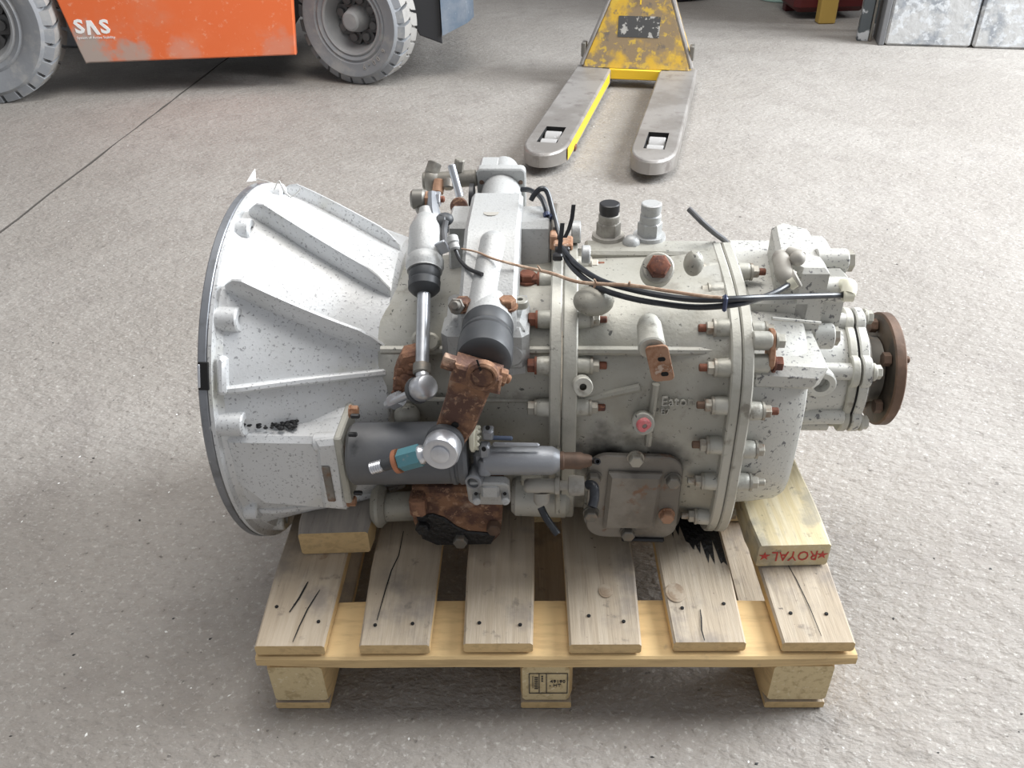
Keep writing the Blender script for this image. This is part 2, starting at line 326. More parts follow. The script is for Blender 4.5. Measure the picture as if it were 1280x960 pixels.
# concrete wall at the upper right, cut by a vertical joint
wA = WD.at(1105, 57, z=0); wB = WD.at(1280, 62, z=0); wj = WD.at(1212, 58.5, z=0); wdv = (wB - wA).normalized(); wn = V((wdv.y, -wdv.x, 0))
tl = (wj - wA).length
w_ = bpy.data.objects.new('wall_right', None); COL.objects.link(w_); w_['kind'] = 'structure'
for s0, s1, pr in ((0, tl-.004, 0), (tl+.004, tl+3.2, .006)):
    c = wA + wdv*(s0+s1)/2 - wn*(.1 - pr) + V((0, 0, 1.5))
    M().box(c, (s1-s0, .2, 3.0), .012, wdv, -wn).build('wall_panel', X['wall'], w_)
M().box(wA - wdv*.016 - wn*.105 + V((0, 0, 1.5)), (.028, .21, 3.0), .004, wdv, -wn).build('edge_strip', X['walldark'], w_)

# ---------------------------------------------------------------- pallet
X['knot'] = mat('wood_knot', (.30, .22, .15), .8, 0, [('n', 40, .42, .58, (.42, .345, .26))], (60, .3, .002))
DECK = .138
pal = empty('pallet', PA, 'weathered wooden pallet of six deck boards carrying the grey gearbox', 'pallet')
def plank(name, cx, y0, y1, z0, z1, w, along='y', mats=None, par=None, ch=.003, taper=0, ends='woodend'):
    mats = mats or [X['woodtop'], X['woodside'], X[ends]]
    L = y1-y0; m = M(); k = 6; secs = []
    for i in range(k+1):
        t = -L/2 + L*i/k; e = ch if i in (0, k) else 0; j = rnd.uniform(-.0012, .0012); ww = w/2 - e + taper*(i/k-.5) ; h = (z1-z0)/2 - e*.7
        secs.append([V((j+x, t, z)) for x, z in ((-ww+ch, -h), (ww-ch, -h), (ww, -h+ch), (ww, h-ch), (ww-ch, h), (-ww+ch, h), (-ww, h-ch), (-ww, -h+ch))])
    m.loft(secs)
    me = m.mesh(name, mats, 25)
    for p in me.polygons:
        n_ = p.normal; p.material_index = 2 if abs(n_.y) > .6 else (0 if n_.z > .6 else 1)
    o = link(name, me, par, (cx, (y0+y1)/2, (z0+z1)/2))
    if along == 'x':
        o.location = ((y0+y1)/2, cx, (z0+z1)/2); o.rotation_euler = (0, 0, -pi/2)
    return o
nails = [(.03, .055), (.06, .075)]
for i, (x0, x1, yf) in enumerate(((-.4, -.301, 0), (-.261, -.162, .001), (-.122, -.024, .003), (.018, .119, .001), (.155, .256, .004), (.297, .398, .003))):
    o = plank('deck_board', (x0+x1)/2, yf, .8, .116, DECK, x1-x0, par=pal, ends='woodside')
    nm = M(); r = random.Random(i*3+1)
    for yy in (.05, .40, .75):
        for xx in (-.022, .024): xq, yq = xx + r.uniform(-.014, .014), yy - .4 + r.uniform(-.022, .022); nm.cyl((xq, yq, .0095), (xq, yq, .0114), .0026, 8, .0003)
    no = nm.build('nail_heads', X['dark'], o); no['kind'] = 'stuff'
def crack(o, pts, w=.0016):
    k = M(); L_ = [V((x, y, .0112)) for x, y in pts]; n = len(L_); v = []
    for i, p in enumerate(L_):
        ww = w*(.3 + .7*sin(pi*min(1, max(0, (i+.5)/n)))); v += [p + V((-ww/2, 0, 0)), p + V((ww/2, 0, 0))]
    k.add(v, [[2*i, 2*i+1, 2*i+3, 2*i+2] for i in range(n-1)]); link('crack', k.mesh('crack', X['dark']), o)
boards = [c for c in pal.children if c.name.startswith('deck_board')]
for y in (0, .352, .702):
    plank('stringer_board', y + .045, -.40, .40, .094, .116, .10, 'x', [X['woodside']]*3, pal)
for y in (0, .352, .702):
    for x, w in ((-.352, .082), (-.010, .072), (.335, .088)):
        plank('block', x, y, y + .09, .016, .094, w, mats=[X['woodside'], X['woodside'], X['woodend']], par=pal, ch=.004)
for x, w in ((-.352, .080), (-.010, .074), (.335, .086)):
    plank('bottom_board', x, -.001, .795, 0, .016, w, mats=[X['woodtop'], X['woodside'], X['woodside']], par=pal, ch=.002)
crack(boards[0], [(.004, -.395), (.007, -.37), (.012, -.34), (.019, -.315), (.022, -.305)], .002)
crack(boards[0], [(-.012, -.345), (-.004, -.32), (.0, -.30), (.002, -.29)], .003)
crack(boards[1], [(-.028, -.36), (-.024, -.31), (-.020, -.27), (-.013, -.24), (-.012, -.19)], .002)
crack(boards[4], [(-.008, -.397), (-.009, -.38), (-.006, -.36), (-.005, -.345)], .002)
crack(boards[5], [(.004, -.39), (.002, -.34), (-.003, -.29), (-.010, -.25)], .0014)
def knot(o, x, y, r):
    k = M(); k.lathe([(0, r), (.0004, r*.98), (.0004, r*.72), (.0006, r*.7), (.0007, r*.35)], (x, y, .0110), (0, 0, 1), 20); q = k.build('knot', X['knot'], o); q.scale = (1, 1.25, 1); q.location = (0, -y*.25, 0)
knot(boards[4], -.034, -.315, .014); knot(boards[0], .012, -.235, .010); knot(boards[3], .006, -.31, .010); knot(boards[2], -.02, -.26, .006)
# printed stamp on the middle block
st = M(); fy = -.0008
def bar(x0, x1, z0, z1): st.box(((x0+x1)/2, fy, (z0+z1)/2), (x1-x0, .0006, z1-z0), 0)
for x in (-.034, -.0205, -.0105, .018): bar(x, x+.0012, .034, .078)
bar(-.034, .0192, .034, .0352); bar(-.034, .0192, .077, .078); bar(-.029, -.0282, .046, .072)
for k in range(7): bar(-.0265, -.0215, .044+k*.004, .0455+k*.004)
for k in range(3): bar(-.017, -.0145, .06+k*.005, .0625+k*.005)
st.build('stamp_frame', X['ink'], pal)
text('stamp_number', '49190', .0085, X['ink'], pal, (.0055, fy, .060), (1, 0, 0), (0, 0, 1))
text('stamp_letters', '- HT', .0085, X['ink'], pal, (.002, fy, .0515), (1, 0, 0), (0, 0, 1))
# oil stain soaked into the fifth board: jagged, longest at its points
sm = M(); pts = []; r = random.Random(5)
for k in range(23):
    x = -.048 + .096*k/22; base = -.268 + .13*(1-k/22)**1.3*.8; pts.append((x, base + (r.uniform(.0, .05) if k % 2 else r.uniform(-.012, .006))))
poly = pts + [(.048, -.02), (-.048, -.02)]
sm.add([(x, y, .01135) for x, y in poly], [list(range(len(poly)))]); me = sm.mesh('oil_stain', X['grease']); link('oil_stain', me, boards[4])

# support timbers
def timber(name, c, d, rz, label, mats):
    o = plank(name, 0, -d[1]/2, d[1]/2, -d[2]/2, d[2]/2, d[0], mats=mats, ch=.003)
    o.location = c; o.rotation_euler = (0, 0, rz); tag(o, label, 'wood block'); return o
pL = WD.at(372, 695, z=DECK); pR = WD.at(463, 690, z=DECK)
L = (pR-pL).length
timber('support_block', (pL + pR)/2 + V((.004, .075, .0226)), (.107, .15, .0452), .01, 'short ribbed pine block wedged under the bell housing on the left deck board', [X['woodgrey'], X['woodside'], X['woodside']])
qL = WD.at(945, 715, z=DECK); qR = WD.at(1031, 701, z=DECK); an = math.atan2(qR.y-qL.y, qR.x-qL.x)
c0 = (qL+qR)/2; rzz = .0
tb = timber('support_block', c0 + V((-sin(rzz), cos(rzz), 0))*.155 + V((0, 0, .0224)), ((qR-qL).length + .002, .31, .0448), rzz, 'long yellow pine block stamped ROYAL in red under the output end', [X['woodyellow']]*3)
text('stamp_word', 'ROYAL', .026, X['red'], tb, (.002, -.1556, 0), (-1, 0, 0), (0, 0, -1), xs=.80)
for sx in (-.041, .041):
    s_ = M(); pts = []
    for k in range(10): rr_ = .0085 if k % 2 == 0 else .003; a = pi/2 + k*pi/5; pts.append((rr_*cos(a), rr_*sin(a)))
    s_.prism(pts, (sx, -.1556, 0), (1, 0, 0), (0, 0, 1), -.0003, .0003, 0).build('stamp_star', X['red'], tb)
# ---------------------------------------------------------------- gearbox
gb = empty('gearbox', GB, 'big grey cast aluminium truck gearbox with bell housing lying on the pallet', 'gearbox')
def se(a, b, n, N, y0=0, z0=0, x=0, zmin=-9, zmax=9):
    out = []
    for i in range(N):
        t = 2*pi*i/N; c, s = cos(t), sin(t)
        y = a*math.copysign(abs(c)**(2/n), c); z = b*math.copysign(abs(s)**(2/n), s)
        out.append(V((x, y0+y, max(zmin, min(zmax, z0+z)))))
    return out
def bellR(x):
    P = [(-.431, .264), (-.405, .262), (-.38, .256), (-.20, .192)]
    for (a, ra), (b, rb) in zip(P, P[1:]):
        if x <= b: return ra + (rb-ra)*(x-a)/(b-a)
    return P[-1][1]
def bell_ring(x, R, N=120, up=0):
    zm = -.9 if x < -.405 else (-.1395 if x > -.392 else -.9 + (x+.405)/.013*.7605)
    return [V((x, R*cos(2*pi*i/N), max(R*sin(2*pi*i/N), zm + up))) for i in range(N)]
bx = M()
xs = [-.426, -.415, -.405, -.400, -.392, -.37, -.33, -.28, -.23, -.205]
secs = [bell_ring(x, bellR(x)) for x in xs] + [bell_ring(-.199, .186), bell_ring(-.197, .17)]
inner = [bell_ring(x, bellR(x)-.012, 120, .01) for x in xs[::-1][1:]]
bx.loft(secs, False, True); bx.loft([secs[0]] + [inner[-1]] + inner[::-1][1:], False, True)
bell = bx.build('bell_housing', X['bell'], gb, 28)
fl = M(); fl.lathe([(-.0, .250), (0, .274), (.002, .276), (.011, .276), (.013, .274), (.013, .252)], (-.431, 0, 0), (1, 0, 0), 120, False, False)
fl.lathe([(0, .250), (.013, .252)], (-.431, 0, 0), (1, 0, 0), 120, False, False)
fl.build('flange_ring', X['edge'], bell)
fl = M(); fl.lathe([(0, .2755), (.005, .2755), (.007, .267), (.018, .259)], (-.4175, 0, 0), (1, 0, 0), 120, False, False).build('flange_fillet', X['bell'], bell)
def bell_th(px, py, x, R):
    best = None
    for i in range(0, 721):
        t = pi/2*.7 + i*(pi*1.05)/720; p = (x, R*cos(t), R*sin(t)); q = GB.pj(p); e = (q[0]-px)**2*.15 + (q[1]-py)**2
        if best is None or e < best[0]: best = (e, t)
    return best[1]
def bell_rib(name, p0, p1, h, th, m, x0=-.405, x1=-.205, lean=0):
    t0 = bell_th(*p0, x0, bellR(x0)+h*.7); t1 = bell_th(*p1, x1, bellR(x1)+h*.7); secs = []
    for k in range(15):
        f = k/14; x = x0 + (x1-x0)*f; t = t0 + (t1-t0)*f; R = bellR(x); hh = h*min(1, .25 + f*7)*(1 if f < .9 else 1 - .6*(f-.9)/.1)
        r = V((0, cos(t), sin(t))); u = (r + V((0, 0, lean))).normalized(); w = V((0, -u.z, u.y))
        secs.append([V((x, 0, 0)) + r*(R-.006) + u*rr + w*ww for rr, ww in ((-.006, -th), (hh+.003, -th*.7), (hh+.006, -th*.35), (hh+.006, th*.35), (hh+.003, th*.7), (-.006, th))])
    M().loft(secs).build(name, m, bell)
bell_rib('rib', (362, 236), (484, 300), .020, .005, X['bell'], lean=.3)
bell_rib('rib', (306, 250), (463, 358), .030, .005, X['bell'], lean=.9)
bell_rib('rib', (268, 352), (448, 440), .034, .005, X['bell'], lean=1.1)
bell_rib('parting_bead', (272, 490), (450, 466), .012, .007, X['bell'])
bell_rib('rib', (330, 640), (440, 634), .006, .010, X['bell'])
for px, py, px2 in ((322, 239, 349), (281, 288, 306), (256, 400, 288), (258, 530, 294), (296, 635, 321), (330, 660, 358)):
    x0 = -.424; x1 = -.424 + (px2-px)*.00125
    t = bell_th(px2, py, x1, .258); r = V((0, cos(t), sin(t)))
    if r.z < -.5: r2 = .250
    else: r2 = .2585
    o = M(); c = r*r2; o.pipe(c + V((x0, 0, 0)), c + V((x1, 0, 0)), .0165, .0065, .03, 20, .002)
    w = V((0, -r.z, r.y)); o.prism([(-.02, -.03), (.02, -.03), (.0165, .0), (-.0165, 0)], c + V((x0, 0, 0)), w, r, -.03, 0, .002)
    o.build('bolt_boss', X['bell'], bell)
# window in the flange edge
wt = bell_th(252, 470, -.424, .272); wr = V((0, cos(wt), sin(wt))); ww = V((0, -sin(wt), cos(wt)))
M().box(wr*.2735 + V((-.4225, 0, 0)), (.014, .036, .008), .001, (1, 0, 0), ww).build('timing_window', X['dark'], bell)
M().box(wr*.2765 + V((-.4275, 0, 0)), (.003, .030, .006), .0006, (1, 0, 0), ww).build('window_edge', X['zinc'], bell)
M().box(wr*.262 + V((-.402, 0, 0)), (.012, .050, .022), .004, (1, 0, 0), ww).build('window_lip', X['bell'], bell)
# clutch access pad on the lower front of the bell
yp = -.262
pad = [G(px, py, y=yp) for px, py in ((278, 548), (424, 550), (432, 641), (330, 633), (292, 604))]
def slab(m, pts, y0, y1, ch=.004, mi=0):
    m.prism([(p.x, p.z) for p in pts], (0, y0, 0), (1, 0, 0), (0, 0, 1), 0, y0-y1, ch, mi) if y0 > y1 else None
    return m
pm = M(); slab(pm, pad, -.205, yp, .007)
pe = [G(px, py, y=-.275) for px, py in ((392, 556), (424, 553), (434, 640), (402, 640))]; slab(pm, pe, -.2, -.272, .006)
pm.build('clutch_pad', X['bell'], bell)
M().box(G(411, 605, y=-.2725), (.011, .004, .062), .0015).build('pad_slot', X['oily'], bell)
M().cyl(G(394, 553, y=-.256), G(428, 551, y=-.256), .0135).build('pad_boss', X['bell'], bell)
# slanted web above the shelf and the mounting face for the servo
v0 = [G(297, 536, y=-.236), G(432, 540, y=-.236), G(440, 508, y=-.205), G(330, 524, y=-.22)]
wm = M(); wm.loft([[p for p in v0], [p + V((0, .07, -.01)) for p in v0]]).build('pad_web', X['bell'], bell)
mf = [G(px, py, y=-.26) for px, py in ((432, 522), (441, 522), (450, 640), (441, 640))]
xf = G(434, 575, y=-.25).x
M().box((xf, -.235, G(437, 575, y=-.25).z + .002), (.010, .085, .112), .002).build('servo_mount_plate', X['flange'], gb)
gr = random.Random(3); gm = M()
for k in range(70):
    f = gr.random()**1.2; px = 298 + f*75; p = G(px, 538 + gr.uniform(-8, 8), y=-.245 + gr.uniform(-.004, .02))
    p.z = G(350, 546, y=-.262).z + .001 + gr.uniform(0, .008)*(1-f); s_ = gr.uniform(.0015, .0042)
    gm.ball(p, s_, 6, 4, (1.3, 1, .7))
gd = gm.build('grease_flakes', X['grease'], gb); gd['kind'] = 'stuff'

# ---- cases
def sledge(m, xa, xb, a, b, n, py, out, w=.010):
    pa, pb = ring_pt(xa, a, b, n, py), ring_pt(xb, a, b, n, py + 1)
    def push(p): r = V((0, p.y/a/a, (p.z-.012)/b/b)).normalized(); return p + r*(out-.006)
    q0, q1 = push(pa), push(pb); m.tube([q0, (q0+q1)/2, q1], w*.6, 8, 1)
def ring_pt(x, a, b, n, py):
    best = None
    for p in se(a, b, n, 720, 0, .012, x):
        if p.y > .05 or (p.z < -.12 and p.y > -.12): continue
        e = abs(GB.pj(p)[1]-py)
        if best is None or e < best[0]: best = (e, p)
    return best[1]
N_ = 96
def drop(p): return V((p.x, p.y, p.z - max(0, min(1, (p.z-.0)/.10))*.58*max(0, p.y-.01)))
def ring_sec(x, a, b, n=3.4, z0=.012): return [drop(p) for p in se(a, b, n, N_, 0, z0, x)]
fc = M()
fc.loft([ring_sec(-.225, .165, .145, 3, .012), ring_sec(-.215, .180, .160, 3, .012), ring_sec(-.10, .200, .180, 3.2), ring_sec(.0, .206, .184, 3.2), ring_sec(.022, .208, .186, 3.2)])
# ledge, ramp and webs of the front case
def hledge(m, p0, p1, y, w=.02, t=.006, up=.0):
    a, b = G(*p0, y=y), G(*p1, y=y); m.box((a+b)/2 + V((0, w/2, up)), ((b-a).length, w, t), .0018, (b-a), (0, 1, 0))
sledge(fc, -.205, .016, .206, .184, 3.2, 437, .005); sledge(fc, -.20, .016, .206, .184, 3.2, 500, .003, .006); sledge(fc, -.200, .016, .206, .184, 3.2, 572, .003, .006)
fc.ball(G(509, 520, y=-.198), .018, 16, 10)
for q in ((526, 424), (538, 427)): fc.cyl(G(*q, y=-.16), G(*q, y=-.190), .012, 20, .003)
fc.cyl(G(467, 632, y=-.19), G(484, 632, y=-.19), .033, 28, .008); fc.cyl(G(482, 634, y=-.19), G(520, 632, y=-.19), .022)
fc.build('front_case', X['case'], gb, 30)
def flange(name, x0, x1, a, b, m, n=3.4):
    o = M(); o.loft([ring_sec(x0, a-.002, b-.002, n), ring_sec(x0+.002, a, b, n), ring_sec(x1-.002, a, b, n), ring_sec(x1, a-.002, b-.002, n)]); return o.build(name, m, gb, 40)
flange('mid_flange', .016, .0315, .229, .196, X['flange']); flange('mid_flange', .0325, .052, .229, .196, X['flange'])
rc = M()
rc.loft([ring_sec(.045, .212, .186), ring_sec(.07, .214, .186), ring_sec(.18, .222, .190), ring_sec(.236, .230, .196), ring_sec(.245, .235, .1965)])
sledge(rc, .052, .24, .222, .19, 3.4, 438, .006)
for a, b, y in (((820, 480), (810, 556), -.224),):
    rc.tube([G(*a, y=y+.006), G(*b, y=y)], .005, 8, 1)
for a, b in (((728, 500), (800, 484)), ((830, 500), (905, 506)), ((830, 548), (895, 560))):
    rc.tube([G(*a, y=-.2075), G(*b, y=-.2135)], .006, 8, 1)
for q, r_ in (((789, 378), .0),):
    if r_: rc.cyl(G(*q, y=-.19), G(*q, y=-.222) + V((0, 0, .008)), r_, 24, .006)
p = G(741, 346, y=-.19); rc.ball(G(742, 376, y=-.168), .026, 20, 12, (1.0, .9, .7)); rc.ball(G(867, 329, y=-.148), .014, 16, 10, (.9, 1, 1.2))
# rounded pad carrying the rear cover
pc = G(792, 622, y=-.215); rc.prism([(x + pc.x, z + pc.z) for x, z in rrect(.137, .145, .03, 5)], (0, -.17, 0), (1, 0, 0), (0, 0, 1), 0, .045, .004)
# top rim plate
rc.prism([(.062, -.03), (.25, -.03), (.25, .012), (.062, .012)], (0, 0, 0), (1, 0, 0), (0, 1, 0), .19, .207, .004)
rc.build('rear_case', X['case'], gb, 30)
RX0, RXm, RX1 = .240, .2535, .268
flange('rear_flange', RX0, RXm-.0005, .249, .197, X['flange'], 3.6); flange('rear_flange', RXm+.0005, RX1, .249, .197, X['flange'], 3.6)
cv = M()
cv.loft([ring_sec(.262, .226, .153), ring_sec(.30, .222, .153), ring_sec(.336, .214, .151), ring_sec(.347, .206, .148), ring_sec(.353, .19, .140)])
cv.cyl((.34, 0, .0), (.375, 0, 0), .115, 40, .01)
cv.tube([G(965, 398, y=-.18), G(1026, 404, y=-.17)], .0022, 6, 1)
# shelf between the upper and lower halves
cv.prism([(.266, .100), (.352, .100), (.359, .108), (.366, .132), (.266, .138)], (0, -.10, .0), (1, 0, 0), (0, 0, 1), 0, .113, .010)
cv.build('rear_cover', X['rear'], gb, 30)

# ---- fasteners on the flanges
def fast_mesh(kind):
    o = M()
    if kind == 'nut': o.lathe([(0, .0120), (.003, .0120), (.003, .0105), (.0035, .0100)], (0, 0, 0), (0, 0, 1), 18); o.hexa((0, 0, .003), (0, 0, .0115), .0090)
    if kind == 'stud': o.lathe([(.011, .0050), (.020, .0050), (.021, .0042)], (0, 0, 0), (0, 0, 1), 12)
    if kind == 'head': o.lathe([(0, .0118), (.0025, .0118), (.003, .0105)], (0, 0, 0), (0, 0, 1), 18); o.hexa((0, 0, .0025), (0, 0, .012), .0098)
    if kind == 'boss': o.lathe([(0, .0125), (.010, .0120), (.0155, .0112), (.0165, .0105)], (0, 0, 0), (0, 0, 1), 20)
    return o
FM = {}
def fast(kind, m):
    if (kind, m) not in FM: FM[kind, m] = fast_mesh(kind).mesh(kind, X[m], 35)
    return FM[kind, m]
def ring_pt(x, a, b, n, py):
    best = None
    for p in se(a, b, n, 720, 0, .012, x):
        if p.y > .05: continue
        q = GB.pj(p); nz = V((0, p.y/a/a, (p.z-.012)/b/b))
        if p.z < -.12 and p.y > -.12: continue
        e = abs(q[1]-py)
        if best is None or e < best[0]: best = (e, p)
    return best[1]
Q = {s: V((0, 0, 1)).rotation_difference(V((s, 0, 0))) for s in (1, -1)}
def fastener(x, a, b, n, py, s, kind, m, stud=None, lift=.0, boss=True, bm='flange', inx=.014):
    p = ring_pt(x, a, b, n, py); c = V((0, 0, .012)); r = (p - V((x, 0, .012))); L = r.length; r.normalize(); p = V((x, 0, .012)) + r*(L-inx)
    d = V((s, 0, 0)); q = Q[s]
    if boss: link('stud_boss', fast('boss', bm), gb, p, q); p = p + d*.0162
    nm = {'nut': 'nut', 'head': 'bolt_head'}[kind]
    h = link(nm, fast(kind, m), gb, p + d*lift, q)
    if stud: link('stud_end', fast('stud', stud), h)
for py in (342, 396, 458, 515): fastener(.016, .229, .196, 3.4, py, -1, 'head', 'rustred' if py < 480 else 'bolt')
for py, sd in ((322, 'rustred'), (396, 'rustred'), (457, 'rustred'), (513, 'rustred')): fastener(.052, .229, .196, 3.4, py, 1, 'nut', 'bolt', sd)
for py, sd in ((330, 'grease'), (358, 'rustred'), (408, 'rustred'), (461, 'rustred'), (511, 'rustdark'), (566, 'rustdark'), (612, 'bolt'), (657, 'bolt')): fastener(RX0, .249, .197, 3.6, py, -1, 'nut', 'bolt', sd)
for py, sd in ((330, 'rustred'), (410, None), (518, 'rustred'), (572, None), (612, 'bolt'), (653, None)): fastener(RX1, .249, .197, 3.6, py, 1, 'nut', 'bolt', sd)
lg = M(); lc = ring_pt(RX1, .249, .197, 3.6, 447) + V((.022, .02, 0))
lg.prism(rrect(.052, .030, .014, 5), lc, (0, .45, .9), (0, -.9, .45), -.003, .004, .001).build('lifting_lug', X['rustpale'], gb)
lb = link('lug_bolt', fast('head', 'rustred'), gb, lc + V((.004, -.008, -.016)), Q[1]); link('lug_bolt', fast('head', 'flange'), gb, lc + V((.004, 0, .012)), Q[1])
lg = M(); lg.cyl(lc + V((-.024, 0, .012)), lc + V((0, 0, .012)), .012); lg.cyl(lc + V((-.024, -.008, -.016)), lc + V((0, -.008, -.016)), .012); lg.build('lug_spacer', X['flange'], gb)

# ---- output end: housing, retainer plates, flange
oh = M(); oh.lathe([(0, .098), (.04, .088), (.076, .086), (.082, .084)], (.362, 0, 0), (1, 0, 0), 40)
for t in (150, 200, 250, 95, 30, -40): 
    r = V((0, cos(radians(t)), sin(radians(t))))*.088; oh.cyl(r + V((.375, 0, 0)), r + V((.447, 0, 0)), .0125)
oh.build('output_housing', X['rear'], gb)
def ear_plate(x0, x1, R, ears, name, m):
    pts = []
    for i in range(144):
        t = 2*pi*i/144; rr = R
        for e in ears:
            d_ = abs((t - radians(e) + pi) % (2*pi) - pi)*R
            if d_ < .022: rr = max(rr, R + .012*(1-(d_/.022)**2)**.5)
        pts.append((rr*cos(t), rr*sin(t)))
    M().prism(pts, (0, 0, 0), (0, 1, 0), (0, 0, 1), x0, x1, .002).build(name, m, gb, 30)
E_ = [150, 210, 270, 330, 30, 90]
ear_plate(.444, .456, .090, E_, 'retainer_plate', X['flange']); ear_plate(.4595, .473, .090, E_, 'retainer_plate', X['rear'])
M().lathe([(0, .087), (.0035, .087)], (.456, 0, 0), (1, 0, 0), 48).build('retainer_gasket', X['dark'], gb)
for e in E_:
    r = V((0, cos(radians(e)), sin(radians(e))))*.090; o = M(); o.cyl(r + V((.473, 0, 0)), r + V((.479, 0, 0)), .013); o.hexa(r + V((.479, 0, 0)), r + V((.487, 0, 0)), .0105); o.build('retainer_bolt', X['flange'], gb)
M().lathe([(0, .070), (.010, .068), (.014, .055), (.03, .05), (.035, .05)], (.473, 0, 0), (1, 0, 0), 40).build('output_hub', X['boltdark'], gb)
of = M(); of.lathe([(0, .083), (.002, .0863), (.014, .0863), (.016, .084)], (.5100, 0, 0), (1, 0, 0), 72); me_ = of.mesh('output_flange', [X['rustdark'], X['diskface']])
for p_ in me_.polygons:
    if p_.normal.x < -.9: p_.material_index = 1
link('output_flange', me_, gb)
for e in (135, 205, 275, 345, 65):
    r = V((0, cos(radians(e)), sin(radians(e))))*.066; o = M(); o.hexa(r + V((.498, 0, 0)), r + V((.509, 0, 0)), .0105); o.cyl(r + V((.509, 0, 0)), r + V((.536, 0, 0)), .0055, 12); o.build('flange_bolt', X['rustdark'], gb)
# lifting eye
ey = M(); ce = G(1026, 480, y=-.095); o_ = [(.018*cos(2*pi*i/28), .018*sin(2*pi*i/28)) for i in range(28)]
ey.pipe(ce + V((0, .028, 0)), ce + V((0, -.004, 0)), .0215, .0115, .028, 28, .002); ey.box(ce + V((-.028, .014, -.008)), (.044, .026, .034), .003); ey.build('lifting_eye', X['rear'], gb)

# ---- range cylinder on top of the rear cover
rcg = M()
yb = -.05
top = [(.272, .15), (.272, .188), (.300, .196), (.345, .196), (.352, .190), (.352, .10)]
rcg.prism([(.275, -.11), (.355, -.11), (.360, .08), (.275, .08)], (0, 0, 0), (1, 0, 0), (0, 1, 0), .10, .178, .006)
A = [G(979, 303, y=-.02), G(992, 297, y=-.02), G(1020, 303, y=-.02), G(1022, 372, y=-.09), G(990, 372, y=-.09), G(985, 340, y=-.05)]
zt = G(1000, 300, y=-.02).z
rcg.prism([(.315, -.08), (.340, -.11), (.375, -.11), (.378, .02), (.345, .045), (.328, .03)], (0, 0, 0), (1, 0, 0), (0, 1, 0), .09, zt, .006)
rcg.prism([(.36, -.09), (.408, -.09), (.408, .035), (.36, .035)], (0, 0, 0), (1, 0, 0), (0, 1, 0), .09, zt-.014, .010)
rcg.cyl(G(1018, 326, y=-.06), G(1058, 326, y=-.06), .0165, 28, .002); rcg.cyl(G(1015, 362, y=-.095), G(1057, 362, y=-.095), .017, 28, .002)
rcg.cyl(G(1014, 420, y=-.10), G(1040, 420, y=-.10), .018)
rcg.build('range_cylinder', X['rear'], gb, 30)
o = M(); o.hexa(G(1058, 326, y=-.06), G(1066, 326, y=-.06), .0145); o.build('cylinder_bolt', X['bolt'], gb); o = M(); o.hexa(G(1040, 420, y=-.10), G(1048, 420, y=-.1), .013); o.build('cylinder_bolt', X['bolt'], gb)
fe = M(); yq = -.118
fe.tube([G(976, 322, y=yq+.03), G(978, 330, y=yq+.01), G(981, 344, y=yq-.006), G(991, 350, y=yq-.012)], .0115, 14, 4); fe.cyl(G(988, 352, y=yq-.012), G(998, 347, y=yq-.012), .0125, 18)
fe.ball(G(997, 323, y=-.112), .010, 14, 10); fe.cyl(G(985, 315, y=yq+.03), G(1003, 321, y=-.105), .008)
fe.build('air_elbow', X['dust'], gb)
fe = M(); fe.pipe(G(994, 351, y=yq-.018), G(986, 356, y=yq-.018), .0085, .005, .01, 16); fe.build('hose_socket', X['cream'], gb)
fe = M(); fe.tube([G(1055, 356, y=-.1), G(1062, 358, y=-.118), G(1060, 368, y=-.128)], .0095, 14, 4); fe.pipe(G(1066, 369, y=-.128), G(1053, 369, y=-.128), .0085, .0045, .008, 16); fe.build('air_elbow', X['cream'], gb)

# ---- rear case details
o = M(); c = G(822, 336, y=-.165); nn = V((0, -.75, .66)); o.lathe([(-.02, .020), (.004, .020), (.006, .018)], c, nn, 28); o.build('plug_boss', X['case'], gb)
o = M(); o.hexa(c + nn*.006, c + nn*.018, .0145, .002); o.lathe([(.017, .0115), (.0205, .011), (.0215, .009)], c, nn, 24); o.build('oil_plug', X['rustred'], gb)
o = M(); o.pipe(G(726, 478, y=-.205), G(729, 484, y=-.247), .0125, .0045, .02, 24); o.build('bore_boss', X['flange'], gb)
o = M(); o.cyl(G(803, 523, y=-.205), G(804, 530, y=-.246), .0145, 24); o.build('port_boss', X['case'], gb)
o = M(); o.pipe(G(804, 530, y=-.244), G(806, 533, y=-.250), .0095, .0035, .01, 22); o.build('port_plug', X['pink'], gb)
o = M(); s0 = G(812, 398, y=-.215); s1 = G(816, 438, y=-.262)
a_, b_ = G(810, 396, y=-.19), G(815, 436, y=-.250); L_ = (b_-a_).length; o.lathe([(0, .002), (.002, .007), (.008, .012), (.018, .0150), (L_-.002, .0165), (L_, .0150)], a_, b_-a_, 26); o.build('bracket_boss', X['flange'], gb)
o = M(); b0 = G(806, 434, y=-.256); b1 = G(835, 431, y=-.256); b2 = G(843, 476, y=-.262); b3 = G(815, 474, y=-.262)
ex = (b1-b0).normalized(); ez = (b0-b3).normalized(); cb_ = (b0+b1+b2+b3)/4; up_ = ex.cross(ez)
rp = rrect((b1-b0).length, (b0-b3).length+.004, .006, 3)
o.prism(rp, cb_, ex, ez, -.002, .002, .0006).build('rusty_bracket', X['rustpale'], gb)
for k, dz in enumerate((.006, -.014)):
    h = M(); h.prism(rrect(.009, .0055, .0025, 3), cb_ + ez*dz + ex*.003, ex, ez, .0012, .0024, 0); h.build('bracket_hole', X['dark'], gb)
yt = G(870, 496, y=-.219)
text('cast_word', 'Eaton', .0185, X['case'], gb, G(847, 502, y=-.2225), (1, 0, .02), (0, .12, 1), .0018)
text('cast_mark', 'E7', .012, X['case'], gb, G(831, 514, y=-.222), (1, 0, .02), (0, .12, 1), .0028)
